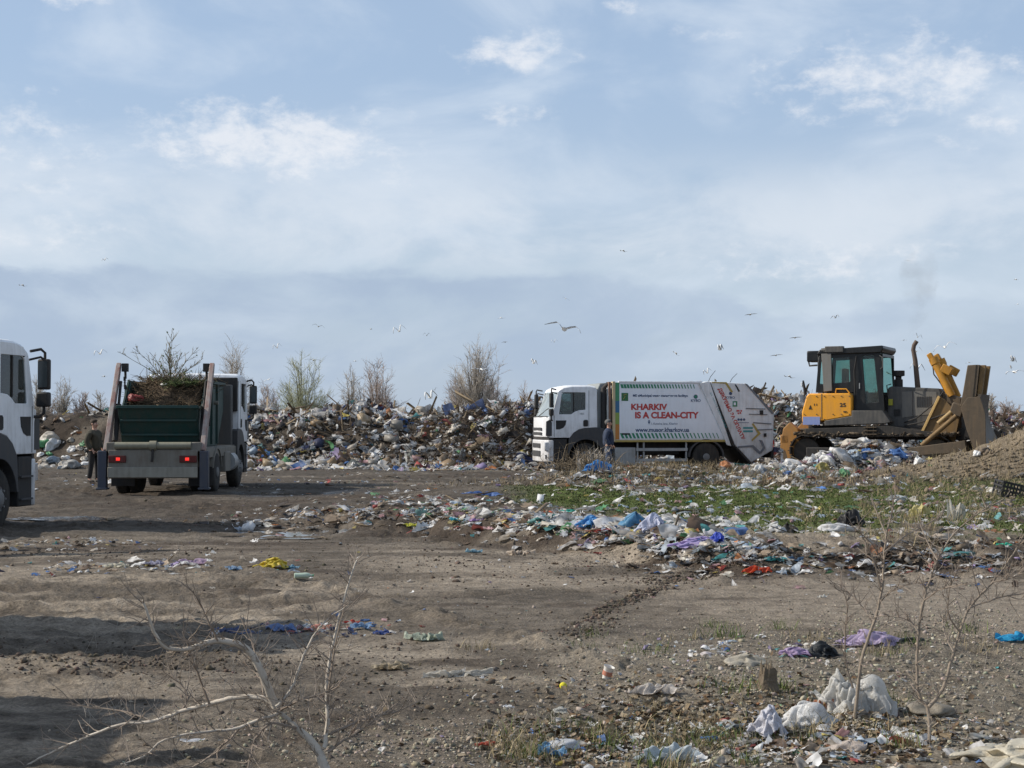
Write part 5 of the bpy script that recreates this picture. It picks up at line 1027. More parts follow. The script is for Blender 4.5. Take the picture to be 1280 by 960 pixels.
    MB().lathe([(.028, 1.2335), (.028, 1.239)], (T(612, 284)[0], 0, T(612, 284)[1]), 'y', 14).prism([T(606, 288), T(618, 288), T(612, 302)], 1.2335, 1.238).build('map_pin_emblem', NAV, b)
    MB().lathe([(.075, 1.2335), (.075, 1.238)], (T(838, 169)[0], 0, T(838, 169)[1]), 'y', 20).build('round_emblem', NAV, b); MB().lathe([(.05, 1.2385), (.05, 1.240)], (T(838, 169)[0], 0, T(838, 169)[1]), 'y', 16).build('round_emblem', GRNm, b)
    cr = MB().prism([T(480, 152), T(512, 152), T(512, 190), T(480, 190)], 1.2335, 1.238).build('crest_panel', paint('crest green', (.03, .16, .06), .5), b); MB().tube([(T(488, 0)[0], 1.242, T(0, 182)[1]), (T(497, 0)[0], 1.242, T(0, 170)[1]), (T(490, 0)[0], 1.242, T(0, 162)[1]), (T(504, 0)[0], 1.242, T(0, 158)[1])], .012, 5).build('crest_emblem', YEL, cr)
    # tailgate
    TG = [T(908, 95), T(1085, 105), T(1190, 215), T(1225, 250), T(1218, 425), T(1110, 485), T(1035, 405), T(1018, 392)]
    t = MB().prism(TG, -1.2, 1.2).build('tailgate', BODY, e, .03)
    MB().prism([T(900, 98), T(909, 98), T(1030, 404), T(1021, 404)], 1.21, 1.245).build('tailgate_seam', BLK, e)
    rb = MB()
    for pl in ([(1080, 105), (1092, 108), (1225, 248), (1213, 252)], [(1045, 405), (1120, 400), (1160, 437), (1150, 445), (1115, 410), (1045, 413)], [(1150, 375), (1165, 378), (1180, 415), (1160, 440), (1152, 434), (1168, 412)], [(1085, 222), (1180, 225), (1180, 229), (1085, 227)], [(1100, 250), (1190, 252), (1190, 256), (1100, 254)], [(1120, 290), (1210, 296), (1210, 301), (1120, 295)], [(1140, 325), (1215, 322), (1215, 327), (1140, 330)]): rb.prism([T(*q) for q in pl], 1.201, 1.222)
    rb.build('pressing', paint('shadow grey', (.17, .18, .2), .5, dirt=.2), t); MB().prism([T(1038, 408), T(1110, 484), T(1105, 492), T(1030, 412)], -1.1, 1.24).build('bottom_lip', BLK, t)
    MB().prism([T(920, 98), T(990, 99), T(1022, 145), T(1012, 148), T(984, 106), T(920, 103)], 1.201, 1.215).prism([T(1120, 295), T(1158, 345), T(1115, 382), T(1112, 374), T(1143, 345), T(1114, 300)], 1.201, 1.215).build('ochre_chevron', YEL, t)
    o = T(948, 128); dr = Vector((-(118/133.5), 0, -(245/135.5))); L_ = dr.length; dr.normalize(); up = Vector((0, 1, 0)).cross(dr)
    if up.x > 0: pass
    text_part('lettering', 'ДЯКУЄМО ЗА ОПЛАТУ', REDm, t, Vector((T(944, 133)[0], 1.206, T(944, 133)[1])), dr, up, width=L_, height=.17, bold=.04)
    o2 = T(905, 150); dr2 = Vector((-(78/133.5), 0, -(170/135.5))); L2 = dr2.length; dr2.normalize(); text_part('lettering', 'ЗА ЧИСТЕ МІСТО КУБО', TEA, e, Vector((o2[0], 1.262, o2[1])), dr2, Vector((0, 1, 0)).cross(dr2), width=L2, height=.06)
    text_part('lettering', 'KYBO', NAV, t, (T(985, 0)[0], 1.204, T(0, 178)[1]), ux, uz, width=.34, height=.085, bold=.02); MB().lathe([(.06, 1.201), (.06, 1.207)], (T(1010, 0)[0], 0, T(0, 153)[1]), 'y', 18).build('round_emblem', NAV, t)
    MB().prism([T(1020, 190), T(1043, 190), T(1043, 216), T(1020, 216)], 1.201, 1.206).build('green_sticker', GRNm, t); MB().prism([T(1025, 196), T(1036, 196), T(1036, 209), T(1025, 209)], 1.2065, 1.209).build('sticker_mark', BAN, t)
    mb = MB()
    for (a, c) in ((1042, 236), (1050, 236), (1062, 236), (1048, 248), (1058, 246)): mb.box((T(a, 0)[0], 1.204, T(0, c)[1]), (.055, .006, .06))
    mb.build('red_emblem', REDm, t); mb = MB()
    for a in (1049, 1062, 1076): mb.lathe([(.045, 1.201), (.045, 1.207)], (T(a, 0)[0], 0, T(0, 278)[1]), 'y', 12)
    mb.build('dark_emblem', NAV, t); mb = MB()
    for c in (318, 334): mb.box((T(1095, 0)[0], 1.204, T(0, c)[1]), (.36, .006, .07))
    mb.build('teal_line', TEA, t); mb = MB(); mb.box((T(1072, 0)[0], 1.204, T(0, 293)[1]), (.42, .005, .02)); mb.build('thin_line', NAV, t)
    lt = MB(); lt.box((T(1161, 0)[0], 1.22, T(0, 244)[1]), (.12, .08, .16)); lt.box((T(1178, 0)[0], 1.22, T(0, 352)[1]), (.09, .08, .12)); lt.build('latch', BLK, t, .01)
    MB().prism([T(1030, 110), T(1037, 110), T(1056, 142), T(1049, 146)], 1.201, 1.21).build('tailgate_slot', BLK, t)
    MB().box((-8.28, 0, .62), (.1, 2.1, .35)).build('rear_step', BLK, e)
    for s, h in ((5.95, .45), (6.75, .35)): MB().tube([(X(s), .9, 3.1), (X(s+.1), .9, 3.1+h*.5), (X(s+.28), .92, 3.1+h)], [.012, .01, .008], 5).build('antenna', BLK, e)
    # side boxes and guard
    MB().prism([T(450, 410), T(549, 410), T(549, 495), T(450, 495)], .7, 1.2).build('side_locker', SIL, e, .02); g = MB()
    for c in (420, 470): g.prism([T(552, c-7), T(800, c-7), T(800, c+7), T(552, c+7)], 1.15, 1.2)
    for a in (560, 590, 795): g.prism([T(a-4, 385), T(a+4, 385), T(a+4, 478), T(a-4, 478)], 1.10, 1.149)
    g.build('side_guard', SIL, e, .006)
    MB().box((-4.2, .2, .8), (1.6, .9, .5)).build('air_tank_group', BLK, e, .05)
    xr = T(890, 0)[0]
    for sy in (-1, 1):
        wheel(e, xr, sy*1.07, .5, .28, sy, dual=True)
        ar = [(xr+math.cos(t_)*.66, .5+math.sin(t_)*.62) for t_ in np.linspace(.0, PI, 18)]+[(xr+math.cos(t_)*.60, .5+math.sin(t_)*.56) for t_ in np.linspace(PI, 0, 18)]
        MB().prism(ar, sy*.72, sy*1.235).build('mudguard', PLA, e)
    for sy in (-1, 1): MB().box((-8.3, sy*.95, 1.0), (.06, .35, .14)).build('rear_light', RED, e)
    return e
garbage_truck()

# ------------------------------------------------------------------ skip truck
SKG = paint('dark green skip paint', (.010, .050, .045), .5, dirt=.7, dcol=(.075, .065, .05), scale=3.5); RST = paint('rusty arm paint', (.36, .34, .31), .6, dirt=.95, dcol=(.24, .06, .04), scale=3); STL = paint('weathered steel', (.20, .19, .165), .6, metal=.2, dirt=.6, dcol=(.12, .08, .05), scale=4); LEG = paint('bluish stabiliser', (.05, .06, .085), .45, metal=.3, dirt=.35)
def skip_truck(loc, rz, label, with_skip=True, lamps=True, name='skip_truck', sl=1.0, pad=True):
    """x forward, rear face at x = 0; bumper of the cab at x = 6.9"""
    e = empty(name, loc, rz, label, 'truck'); cab(e, 6.9)
    MB().box((3.5, -.42, .86), (6.2, .09, .24)).box((3.5, .42, .86), (6.2, .09, .24)).box((.3, 0, .86), (.2, .8, .2)).box((2.4, 0, .86), (.12, .8, .2)).build('chassis', BLK, e)
    MB().box((2.55, 0, 1.07), (4.5, 2.3, .10)).box((2.55, -1.15, .98), (4.5, .08, .22)).box((2.55, 1.15, .98), (4.5, .08, .22)).build('deck', STL, e, .01)
    tp = MB().box((.02, 0, .74), (.05, 2.06, .66)).build('rear_plate', STL, e, .008); MB().box((-.03, 0, .55), (.06, 2.08, .24)).build('rear_bumper', paint('bumper steel', (.27, .26, .22), .6, dirt=.6, dcol=(.10, .08, .06)), e, .01)
    LR = emis('tail lamp lit', (.75, .03, .02), 1.3) if lamps else RED
    for sy in (-1, 1):
        h = MB().box((-.02, sy*.82, .86), (.06, .40, .16)).build('light_cluster', paint('lamp dark red', (.10, .012, .01), .35, dirt=.2), e, .01)
        if sy: MB().box((-.054, sy*.80, .86), (.01, .09, .07)).build('tail_lamp', LR, h, .004)
    MB().tube([(.02, -.88, 1.17), (.02, .88, 1.17)], .085, 14).tube([(.02, -.08, 1.17), (.02, .08, 1.17)], .115, 14).build('cross_tube', paint('greasy tube', (.24, .23, .17), .5, dirt=.5, dcol=(.12, .09, .06)), e)
    MB().tube([(-.04, .0, 1.1), (-.07, 0, .9), (-.05, .02, .8)], .03, 7).build('towing_hook', BLK, e)
    for sy in (-1, 1):
        MB().box((.08, sy*1.18, .62), (.20, .20, .86)).box((.08, sy*1.18, .17), (.28, .26, .05)).build('stabiliser_leg', LEG, e, .012); MB().box((.2, sy*.98, 1.14), (.34, .24, .22)).build('arm_bracket', STL, e, .02)
        a = MB(); p0 = Vector((.18, sy*1.12, 1.02)); p1 = Vector((1.42, sy*1.12, 3.12)); d = (p1-p0).normalized(); pr = [(.0, -.11), (1.0, -.10), (2.3, -.07), (2.46, -.04), (2.46, .04), (2.3, .07), (1.0, .10), (0, .11)]
        nrm = Vector((-d.z, 0, d.x)); pl = [((p0+d*u+nrm*w_).x, (p0+d*u+nrm*w_).z) for u, w_ in pr]; ar = a.prism(pl, sy*1.07, sy*1.18).build('lifting_arm', RST, e, .012)
        MB().tube([p0+d*.35+Vector((.22, -sy*.1, -.05)), p0+d*1.3+Vector((.12, -sy*.1, 0))], .065, 12).tube([p0+d*1.3+Vector((.12, -sy*.1, 0)), p0+d*1.95+Vector((.0, -sy*.1, 0))], .035, 10).build('hydraulic_ram', BLK, ar)
        MB().box(p1+Vector((.02, -sy*.14, -.08)), (.16, .14, .2)).tube([p1+Vector((.04, -sy*.14, -.1)), p1+Vector((.06, -sy*.14, -.35))], .03, 6).build('chain_head', BLK, ar)
        ch = MB(); 
        for k in range(12): c = p1+Vector((.06+k*.03, -sy*.12, -.35-k*.10)); ch.box(c, (.05, .03 if k % 2 else .05, .10))
        ch.build('chain', BLK, ar)
        wheel(e, 1.75, sy*1.06, .5, .28, sy, dual=True)
        fa = [(1.75+math.cos(t_)*.66, .5+math.sin(t_)*.62) for t_ in np.linspace(.2, PI-.2, 16)]+[(1.75+math.cos(t_)*.61, .5+math.sin(t_)*.57) for t_ in np.linspace(PI-.2, .2, 16)]; MB().prism(fa, sy*.74, sy*1.22).build('mudguard', STL, e)
        MB().box((3.25, sy*1.02, .72), (.8, .42, .5)).build('side_locker', STL, e, .02); MB().tube([(3.9, sy*1.05, .7), (4.5, sy*1.05, .7)], .26, 18).build('fuel_tank', SIL, e)
    for sy in (-1, 1): MB().box((1.02, sy*.92, .42), (.02, .56, .46)).build('mud_flap', BLK, e); MB().tube([(.1, sy*.55, 1.0), (.05, sy*.5, .78), (.12, sy*.3, .66), (.2, sy*.1, .95)], .018, 6).build('air_hose', BLK, e)
    MB().box((4.7 if pad else 4.93, 0, 1.9), (.28 if pad else .12, 2.2, 1.6)).build('headboard', paint('dirty panel', (.08, .08, .08), .6, dirt=.5), e, .03); MB().box((4.97, -.85, 2.45), (.12, .7, .9)).box((4.97, .85, 2.45), (.12, .7, .9)).build('rear_cab_pad', BLK, e, .03)
    if with_skip:
        s = MB(); t_ = .035
        # side profile of the skip (x,z): low lip at the rear, higher at the front
        prof = [(q_*sl, z_) for q_, z_ in [(.95, 1.13), (3.35, 1.13), (4.3, 2.0), (4.3, 2.72), (1.75, 2.72), (1.15, 2.08), (.45, 2.08)]]
        sk = MB()
        for sy in (-1, 1): sk.prism(prof, sy*.93, sy*(.93-t_))
        for (a, b) in ((0, 6), (1, 0), (2, 1), (3, 2)):
            (x0, z0), (x1, z1) = prof[a], prof[b]; L2 = math.hypot(x1-x0, z1-z0); nx, nz_ = (z1-z0)/L2*t_, -(x1-x0)/L2*t_
            sk.prism([(x0, z0), (x1, z1), (x1+nx, z1+nz_), (x0+nx, z0+nz_)], -.893, .893)
        k = sk.build('skip_container', SKG, e, .006)
        rb = MB()
        for x in (1.6*sl, 2.4*sl, 3.2*sl): 
            for sy in (-1, 1): rb.box((x, sy*.955, 1.92 if x > 1.7 else 1.6), (.07, .05, 1.5 if x > 1.7 else .9))
        for sy in (-1, 1): rb.box((3.02*sl, sy*.96, 2.70), (2.56*sl, .06, .07)); rb.box((.80*sl, sy*.955, 2.07), (.70*sl, .05, .07)); rb.prism([(1.15*sl, 2.03), (1.75*sl, 2.67), (1.75*sl, 2.76), (1.12*sl, 2.10)], sy*.935, sy*.985)
        rb.box((.44, 0, 2.08), (.08, 1.9, .07)); rb.box((.60*sl, 0, 1.76), (.06, 1.80, .05)); rb.box((.78*sl, 0, 1.42), (.06, 1.80, .05)); rb.build('rib', SKG, k, .006)
        for sy in (-1, 1): MB().tube([(2.6, sy*.97, 2.2), (2.6, sy*1.08, 2.2)], .05, 10).build('lifting_pin', STL, k)
    return e
g0 = float(H(-8.4, 36))
skip_truck((-8.36, 35.8, g0), R(91.5), 'dirty skip truck with a dark green container seen from behind', name='skip_truck')
lt = skip_truck((0, 0, 0), 0, 'white truck cab cut off by the left edge of the picture', with_skip=False, lamps=False, name='parked_truck')
a = R(82); fw = Vector((math.cos(a), math.sin(a), 0)); rt_ = Vector((fw.y, -fw.x, 0)); wc = Vector(((-17-640)/F*25.0, 25.0, 0)); org = wc-rt_*1.19-fw*5.44
lt.scale = (1.05, 1.05, 1.06); lt.location = (org.x, org.y, float(H(-8.5, 24))-.02); lt.rotation_euler = (0, 0, a)
t2 = skip_truck((-6.95, 6.9, float(H(-7, 12))), R(90), 'skip truck parked outside the left edge, casting the long foreground shadows', True, False, 'parked_skip_truck', sl=.70, pad=False)

# load of the skip: garden waste, a red bag and a shrub
def skip_load():
    M_ = Matrix.Translation((-8.36, 35.8, g0))@Matrix.Rotation(R(91.5), 4, 'Z')
    n = 34; V, Fc = grid(n); x = 1.0+(V[:, 0]+1)/2*3.15; y = V[:, 1]*.87; z = 1.95+.62*sm((x-1.0)/1.0)+.16*fbm(x*1.6, y*2, o=4, s=3)+.10*(1-(y/.87)**2); z = np.where((np.abs(y) > .84) | (x < 1.03) | (x > 4.1), 1.5, z)
    P = np.array([list(M_@Vector(v)) for v in np.stack([x, y, z], 1)]); c = np.array([.10, .07, .045])*rng.uniform(.6, 1.4, (len(P), 1)); me = (P, [Fc], c)
    pos = lambda q: M_@Vector((lambda X_, Y_: (X_, Y_, 1.97+.62*float(sm((X_-1.0)/1.0))+random.uniform(-.05, .14)))(random.uniform(1.05, 3.9), random.uniform(-.78, .78)))
    s1 = stick_cloud(1500, pos, .42, .009, (.13, .095, .06), up=.25); posg = lambda q: M_@Vector((random.uniform(1.5, 2.6), random.gauss(-.35, .25), 2.6+random.uniform(0, .12))); s2 = stick_cloud(300, posg, .3, .010, (.12, .15, .06), up=.3)
    stuff('garden_waste', [me, s1, s2], AM, 'brown twigs and garden waste heaped in the green skip', 'garden waste')
    bag(M_@Vector((1.35, .72, 2.22)), .42, 'red', 'dark red bag on the garden waste in the skip', tilt=.1); bag(M_@Vector((1.8, .1, 2.62)), .22, 'white', 'small white bag on the garden waste in the skip', tilt=.1)
    b = M_@Vector((2.2, .05, 2.45)); e = empty('cut_shrub', b, 0, 'bare cut shrub sticking up out of the skip load', 'shrub'); tr, tw, bd = fan_tree(2.7, 1.5, 77, .0055, .04, 22, 8, 4, .1)
    tr.build('stem', paint('shrub stem', (.20, .18, .12), .8), e); tw.build('twigs', paint('shrub twig', (.22, .19, .13), .8), e); lf = MB()
    for p in bd[::5]: lf.box(p, (.035, .02, .03), (random.uniform(0, 90), random.uniform(0, 90), 0))
    lf.build('leaves', paint('young leaves', (.17, .22, .06), .7), e)
skip_load()

# ------------------------------------------------------------------ bulldozer
def bulldozer():
    z0 = .26; a = R(-25); e = empty('bulldozer', (11.99, 50.09, z0), a, 'yellow and dark grey crawler bulldozer with raised blade and cab, on the rubbish', 'bulldozer')
    D = lambda X_, Y_: (X_/148.3-3.81, 4.74-Y_/144.6-z0)
    YEL = paint('dozer yellow', (.76, .33, .02), .5, dirt=.5, dcol=(.28, .18, .09), scale=4); DRK = paint('dozer dark grey', (.050, .050, .050), .5, dirt=.85, dcol=(.16, .145, .125), scale=3); CBK = paint('cab black', (.010, .011, .012), .35, dirt=.3, dcol=(.06, .055, .05), scale=4); MUDDY = paint('muddy steel', (.085, .066, .046), .7, dirt=.8, dcol=(.17, .12, .075), scale=3, bump=.3); WORN = paint('worn blade steel', (.075, .062, .048), .55, metal=.1, dirt=.5, dcol=(.17, .12, .08), scale=2.5); TY = paint('dirty yellow steel', (.22, .13, .045), .6, dirt=.85, dcol=(.11, .085, .06), scale=3)
    TRK = paint('track steel', (.035, .03, .026), .7, metal=.2, dirt=.6, dcol=(.09, .07, .05), scale=6)
    # crawler tracks: shoes round a long oval
    x0, x1, r_ = -2.15, 2.0, .50
    for sy in (-1, 1):
        yc = sy*1.0; mb = MB(); path = []; Lf = x1-x0; per = 2*Lf+2*PI*r_; n = 44
        for k in range(n):
            s = k/n*per
            if s < Lf: p = (x0+s, 2*r_); ang = 0
            elif s < Lf+PI*r_: t = (s-Lf)/r_; p = (x1+math.sin(t)*r_, r_+math.cos(t)*r_); ang = t
            elif s < 2*Lf+PI*r_: p = (x1-(s-Lf-PI*r_), 0); ang = PI
            else: t = (s-2*Lf-PI*r_)/r_; p = (x0-math.sin(t)*r_, r_-math.cos(t)*r_); ang = PI+t
            mb.box((p[0], yc, p[1]+.02), (per/n*.94, .56, .035), (0, math.degrees(ang), 0)); nx, nz_ = math.sin(ang), math.cos(ang); mb.box((p[0]+nx*.04, yc, p[1]+.02+nz_*.04), (.025, .56, .06), (0, math.degrees(ang), 0))
        t = mb.build('crawler_track', TRK, e); fr = MB(); fr.box(((x0+x1)/2, yc, .46), (Lf, .34, .34)); fr.build('track_frame', BLK, e, .03)
        MB().lathe([(.42, -.10), (.44, 0), (.42, .10)], (x0, yc, r_), 'y', 24).build('sprocket', TRK, t); MB().lathe([(.40, -.10), (.42, 0), (.40, .10)], (x1, yc, r_), 'y', 24).build('idler_wheel', MUDDY, t)
        for k in range(7): MB().lathe([(.11, -.16), (.13, 0), (.11, .16)], (x0+.55+k*.5, yc, .16), 'y', 14).build('roller', BLK, t)
        for k in range(2): MB().lathe([(.09, -.1), (.09, .1)], (x0+1.3+k*1.5, yc, .86), 'y', 12).build('roller', BLK, t)
    MB().prism([D(240, 500), D(240, 455), D(640, 455), D(1000, 470), D(1000, 520), D(500, 520)], -.7, .7).build('belly', BLK, e, .02)
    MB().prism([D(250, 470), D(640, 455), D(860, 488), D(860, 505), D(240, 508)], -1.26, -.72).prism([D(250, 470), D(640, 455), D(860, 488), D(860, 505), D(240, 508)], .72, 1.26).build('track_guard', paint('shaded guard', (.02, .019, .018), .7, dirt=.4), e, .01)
    rear = [D(228, 440), D(228, 392), D(250, 318), D(262, 304), D(458, 304), D(470, 318), D(470, 410), D(345, 432)]
    y_ = MB().prism(rear, -1.20, -.25).prism(rear, .25, 1.20).prism([D(236, 440), D(236, 330), D(466, 330), D(466, 440)], -.249, .249).build('fuel_tank_body', YEL, e, .04)
    MB().box((D(325, 0)[0], -1.203, D(0, 365)[1]), (.02, .012, .82)).build('panel_seam', DRK, y_); MB().tube([(D(390, 0)[0], -1.1, D(0, 302)[1]), (D(392, 0)[0], -1.1, D(0, 284)[1]), (D(440, 0)[0], -1.1, D(0, 284)[1]), (D(456, 0)[0], -1.1, D(0, 303)[1])], .022, 8).build('grab_rail', YEL, y_)
    MB().box((D(275, 0)[0], -1.205, D(0, 432)[1]), (.56, .016, .26)).build('blue_sticker', paint('sticker blue', (.22, .27, .50), .45, dirt=.3, dcol=(.5, .5, .5)), y_); text_part('lettering', '25', BLK, y_, (D(412, 0)[0], -1.204, D(0, 368)[1]), (1, 0, 0), (0, 0, 1), width=.2, height=.13, bold=.03); MB().prism([D(262, 378), D(278, 378), D(270, 358)], -1.212, -1.202).build('triangle_emblem', BLK, y_); text_part('lettering', '11', BLK, y_, (D(288, 0)[0], -1.204, D(0, 362)[1]), (1, 0, 0), (0, 0, 1), width=.1, height=.07, bold=.03)
    MB().prism([D(340, 432), D(470, 410), D(470, 385), D(615, 385), D(650, 432), D(650, 440), D(620, 445), D(340, 455)], -1.24, -.6).prism([D(340, 432), D(470, 410), D(470, 385), D(615, 385), D(650, 432), D(650, 440), D(620, 445), D(340, 455)], .6, 1.24).build('side_deck', DRK, e, .015)
    MB().prism([D(330, 440), D(655, 440), D(655, 300), D(330, 300)], -.55, .55).build('inner_body', BLK, e)
    # cab with real openings
    cabp = [D(288, 300), D(305, 120), D(600, 112), D(603, 150), D(618, 385), D(470, 385), D(470, 300)]; w1 = [D(308, 262), D(316, 145), D(338, 143), D(335, 262)]; w2 = [D(362, 258), D(362, 138), D(452, 134), D(455, 250)]; w3 = [D(514, 130), D(568, 126), D(590, 345), D(530, 352)]
    cb = MB(); cb.prism(cabp, -.98, -.93, holes=[w1, w2, w3]); cb.prism(cabp, .93, .98, holes=[[D(312, 290), D(322, 140), D(592, 130), D(606, 370), D(480, 370), D(480, 290)]]); f0, f1 = D(603, 150), D(618, 385)
    cb.prism([(-.93, f0[1]+.2), (.93, f0[1]+.2), (.93, f1[1]), (-.93, f1[1])], f0[0], f0[0]+.04, 'x', holes=[[(-.85, f0[1]+.1), (.85, f0[1]+.1), (.85, f1[1]+.5), (-.85, f1[1]+.5)]]); r0 = D(290, 300); cb.prism([(-.93, D(0, 120)[1]), (.93, D(0, 120)[1]), (.93, r0[1]), (-.93, r0[1])], r0[0]+.04, r0[0]+.08, 'x', holes=[[(-.8, D(0, 140)[1]), (.8, D(0, 140)[1]), (.8, r0[1]+.3), (-.8, r0[1]+.3)]])
    c_ = cb.build('cab', CBK, e, .012); MB().prism([D(295, 122), D(310, 98), D(612, 84), D(616, 100), D(604, 118)], -1.06, 1.06).build('cab_roof', CBK, e, .03)
    wf = [D(312, 290), D(322, 140), D(592, 130), D(606, 370), D(480, 370), D(480, 290)]; gl = glassmat('dozer glass', (.62, .82, .78), .3)
    for w_ in (w1, w2, w3): MB().prism(w_, -.955, -.95).build('cab_window', gl, c_)
    MB().prism(wf, .95, .955).build('cab_window', gl, c_)
    MB().prism([D(318, 92), D(366, 88), D(370, 292), D(330, 296)], -1.06, -.985).build('grey_duct', paint('dusty duct', (.19, .185, .17), .6, dirt=.5), e, .01)
    MB().box((D(345, 0)[0]+.25, -1.0, D(0, 98)[1]), (.6, .2, .2)).build('roof_box', DRK, e, .02); MB().box((D(276, 0)[0], -.6, D(0, 128)[1]), (.46, .6, .36)).build('work_lamp_box', CBK, e, .04); MB().tube([(D(248, 0)[0], -.8, D(0, 152)[1]), (D(252, 0)[0], -.8, D(0, 172)[1]), (D(290, 0)[0], -.8, D(0, 170)[1])], .03, 7).build('lamp_bracket', DRK, e)
    MB().tube([(D(596, 0)[0], -1.0, D(0, 130)[1]), (D(612, 0)[0], -1.08, D(0, 140)[1]), (D(612, 0)[0], -1.08, D(0, 185)[1]), (D(600, 0)[0], -1.0, D(0, 192)[1])], .018, 6).build('cab_handle', DRK, c_)
    st = MB(); st.box((D(430, 0)[0], 0, D(0, 300)[1]), (.5, .6, .3)); st.box((D(400, 0)[0], 0, D(0, 235)[1]), (.14, .55, .7)); st.build('seat', SEAT, e, .04)
    # hood
    hd = [D(615, 440), D(622, 280), D(640, 272), D(860, 284), D(872, 300), D(872, 470), D(790, 490), D(640, 480)]; h = MB().prism(hd, -.62, .62).build('engine_hood', DRK, e, .04); MB().prism([D(690, 298), D(738, 296), D(738, 412), D(690, 418)], -.64, -.622).prism([D(742, 296), D(850, 300), D(850, 400), D(742, 411)], -.632, -.622).build('hood_panel', paint('dusty hood', (.13, .125, .115), .6, dirt=.7, dcol=(.22, .20, .17), scale=5), h, .004)
    MB().box((D(637, 0)[0], -.66, D(0, 346)[1]), (.13, .05, .2)).build('yellow_marker', paint('marker yellow', (.40, .38, .03), .5), h); MB().tube([(D(625, 0)[0], -.6, D(0, 330)[1]), (D(620, 0)[0], -.7, D(0, 268)[1]), (D(640, 0)[0], -.66, D(0, 262)[1])], .02, 6).build('handrail', DRK, h)
    mb = MB(); px_ = D(661, 0)[0]; mb.lathe([(.14, D(0, 275)[1]), (.14, D(0, 240)[1]), (.10, D(0, 238)[1]), (.10, D(0, 226)[1]), (.20, D(0, 222)[1]), (.20, D(0, 198)[1])], (px_, -.2, 0), 'z', 20); mb.build('air_precleaner', BLK, e)
    MB().tube([(D(750, 0)[0], -.1, D(0, 285)[1]), (D(738, 0)[0], -.1, D(0, 150)[1]), (D(729, 0)[0], -.1, D(0, 100)[1]), (D(733, 0)[0], -.1, D(0, 80)[1]), (D(746, 0)[0], -.1, D(0, 60)[1])], [.09, .075, .07, .07, .07], 14).build('exhaust_stack', paint('rusty exhaust', (.10, .07, .055), .7, dirt=.6), e)
    MB().prism([D(780, 490), D(866, 322), D(890, 335), D(960, 410), D(935, 528), D(820, 515)], -.78, -.66).prism([D(780, 490), D(866, 322), D(960, 410), D(935, 528)], .66, .78).build('radiator_guard', TY, e, .015); MB().prism([D(778, 490), D(862, 318), D(872, 324), D(790, 492)], -.85, -.64).build('guard_edge', paint('pale yellow edge', (.58, .38, .14), .5, dirt=.4), e, .008)
    MB().prism([D(872, 300), D(960, 330), D(960, 500), D(872, 480)], -.55, .55).build('radiator_nose', MUDDY, e, .03)
    # lift cylinders
    YCY = paint('cylinder yellow', (.50, .23, .02), .5, dirt=.65, dcol=(.15, .09, .04), scale=5)
    for sy in (-1, 1):
        A = Vector((D(828, 0)[0]+(.0 if sy < 0 else .10), sy*.36, D(0, 145)[1])); B = Vector((D(940, 0)[0], sy*.5, D(0, 368)[1])); d = (B-A).normalized()
        c = MB().tube([A, A+d*.2, A+d*.22, A+d*(1.35)], [.15, .15, .13, .13], 16).build('lift_cylinder', YCY, e); MB().box(A+d*.52+Vector((.20, 0, .10)), (.34, .22, .26), (0, 30, 0)).box(A+Vector((-.06, 0, .04)), (.26, .26, .16), (0, 60, 0)).build('cylinder_bracket', YCY, c, .02)
        MB().tube([A+d*1.35, B+d*.15], .06, 10).build('piston_rod', CHR, c); MB().tube([A+Vector((-.05, -.1*sy, 0)), A+Vector((.0, -.12*sy, -.5)), A+d*.9+Vector((-.16, -.1*sy, 0)), A+d*1.2+Vector((-.14, -.05*sy, 0))], .022, 6).build('hydraulic_hose', BLK, c)
        MB().box((B.x+.05, sy*.72, B.z-.1), (.4, .3, .4), (0, 20, 0)).build('blade_joint', MUDDY, e, .04)
    for sy in (-1, 1):
        MB().prism([D(740, 555), D(1000, 520), D(1010, 572), D(760, 592)], sy*1.36, sy*1.62).build('push_arm', MUDDY, e, .02)
        MB().tube([(D(800, 0)[0], sy*1.45, D(0, 545)[1]), (D(955, 0)[0], sy*1.3, D(0, 410)[1])], .075, 12).build('tilt_strut', TY, e); MB().tube([(D(870, 0)[0], sy*1.2, D(0, 445)[1]), (D(930, 0)[0], sy*1.15, D(0, 392)[1])], .07, 10).build('tilt_cylinder', paint('sandy steel', (.36, .24, .10), .6, dirt=.5), e)
    # blade: curved mouldboard plus end plates and upper guard
    n = 12; zt, zb = D(0, 315)[1], D(0, 552)[1]; bl = []; W2 = 1.92
    for k in range(n+1): t = k/n; bl.append((D(1082, 0)[0]-.20*math.sin(t*PI)+.10*(1-t)**2, zb+(zt-zb)*t))
    vb = []; fb = []
    for k, (x_, z_) in enumerate(bl):
        yf = W2-(2*W2-1.75)*(k/n)**1.3; vb += [(x_, -W2, z_), (x_, float(yf), z_), (x_-.10, float(yf), z_), (x_-.10, -W2, z_)]
    for k in range(n): fb += [(4*k+a_, 4*k+(a_+1) % 4, 4*k+4+(a_+1) % 4, 4*k+4+a_) for a_ in range(4)]
    fb += [(0, 1, 2, 3), (4*n, 4*n+1, 4*n+2, 4*n+3)]; bd = MB().add(vb, fb).build('blade', WORN, e)
    ep = [D(990, 372), D(1020, 330), D(1075, 325), D(1098, 400), D(1100, 545), D(1045, 556), D(1015, 470)]
    MB().prism(ep, -W2-.05, -W2).build('blade_end_plate', MUDDY, bd, .01); MB().prism([D(1060, 470), D(1100, 500), D(1100, 545), D(1045, 552)], W2, W2+.04).build('blade_end_plate', WORN, bd)
    MB().prism([D(1020, 186), D(1060, 184), D(1045, 330), D(985, 372), D(1000, 300)], -W2, -.2).build('blade_back_guard', MUDDY, bd, .02); 
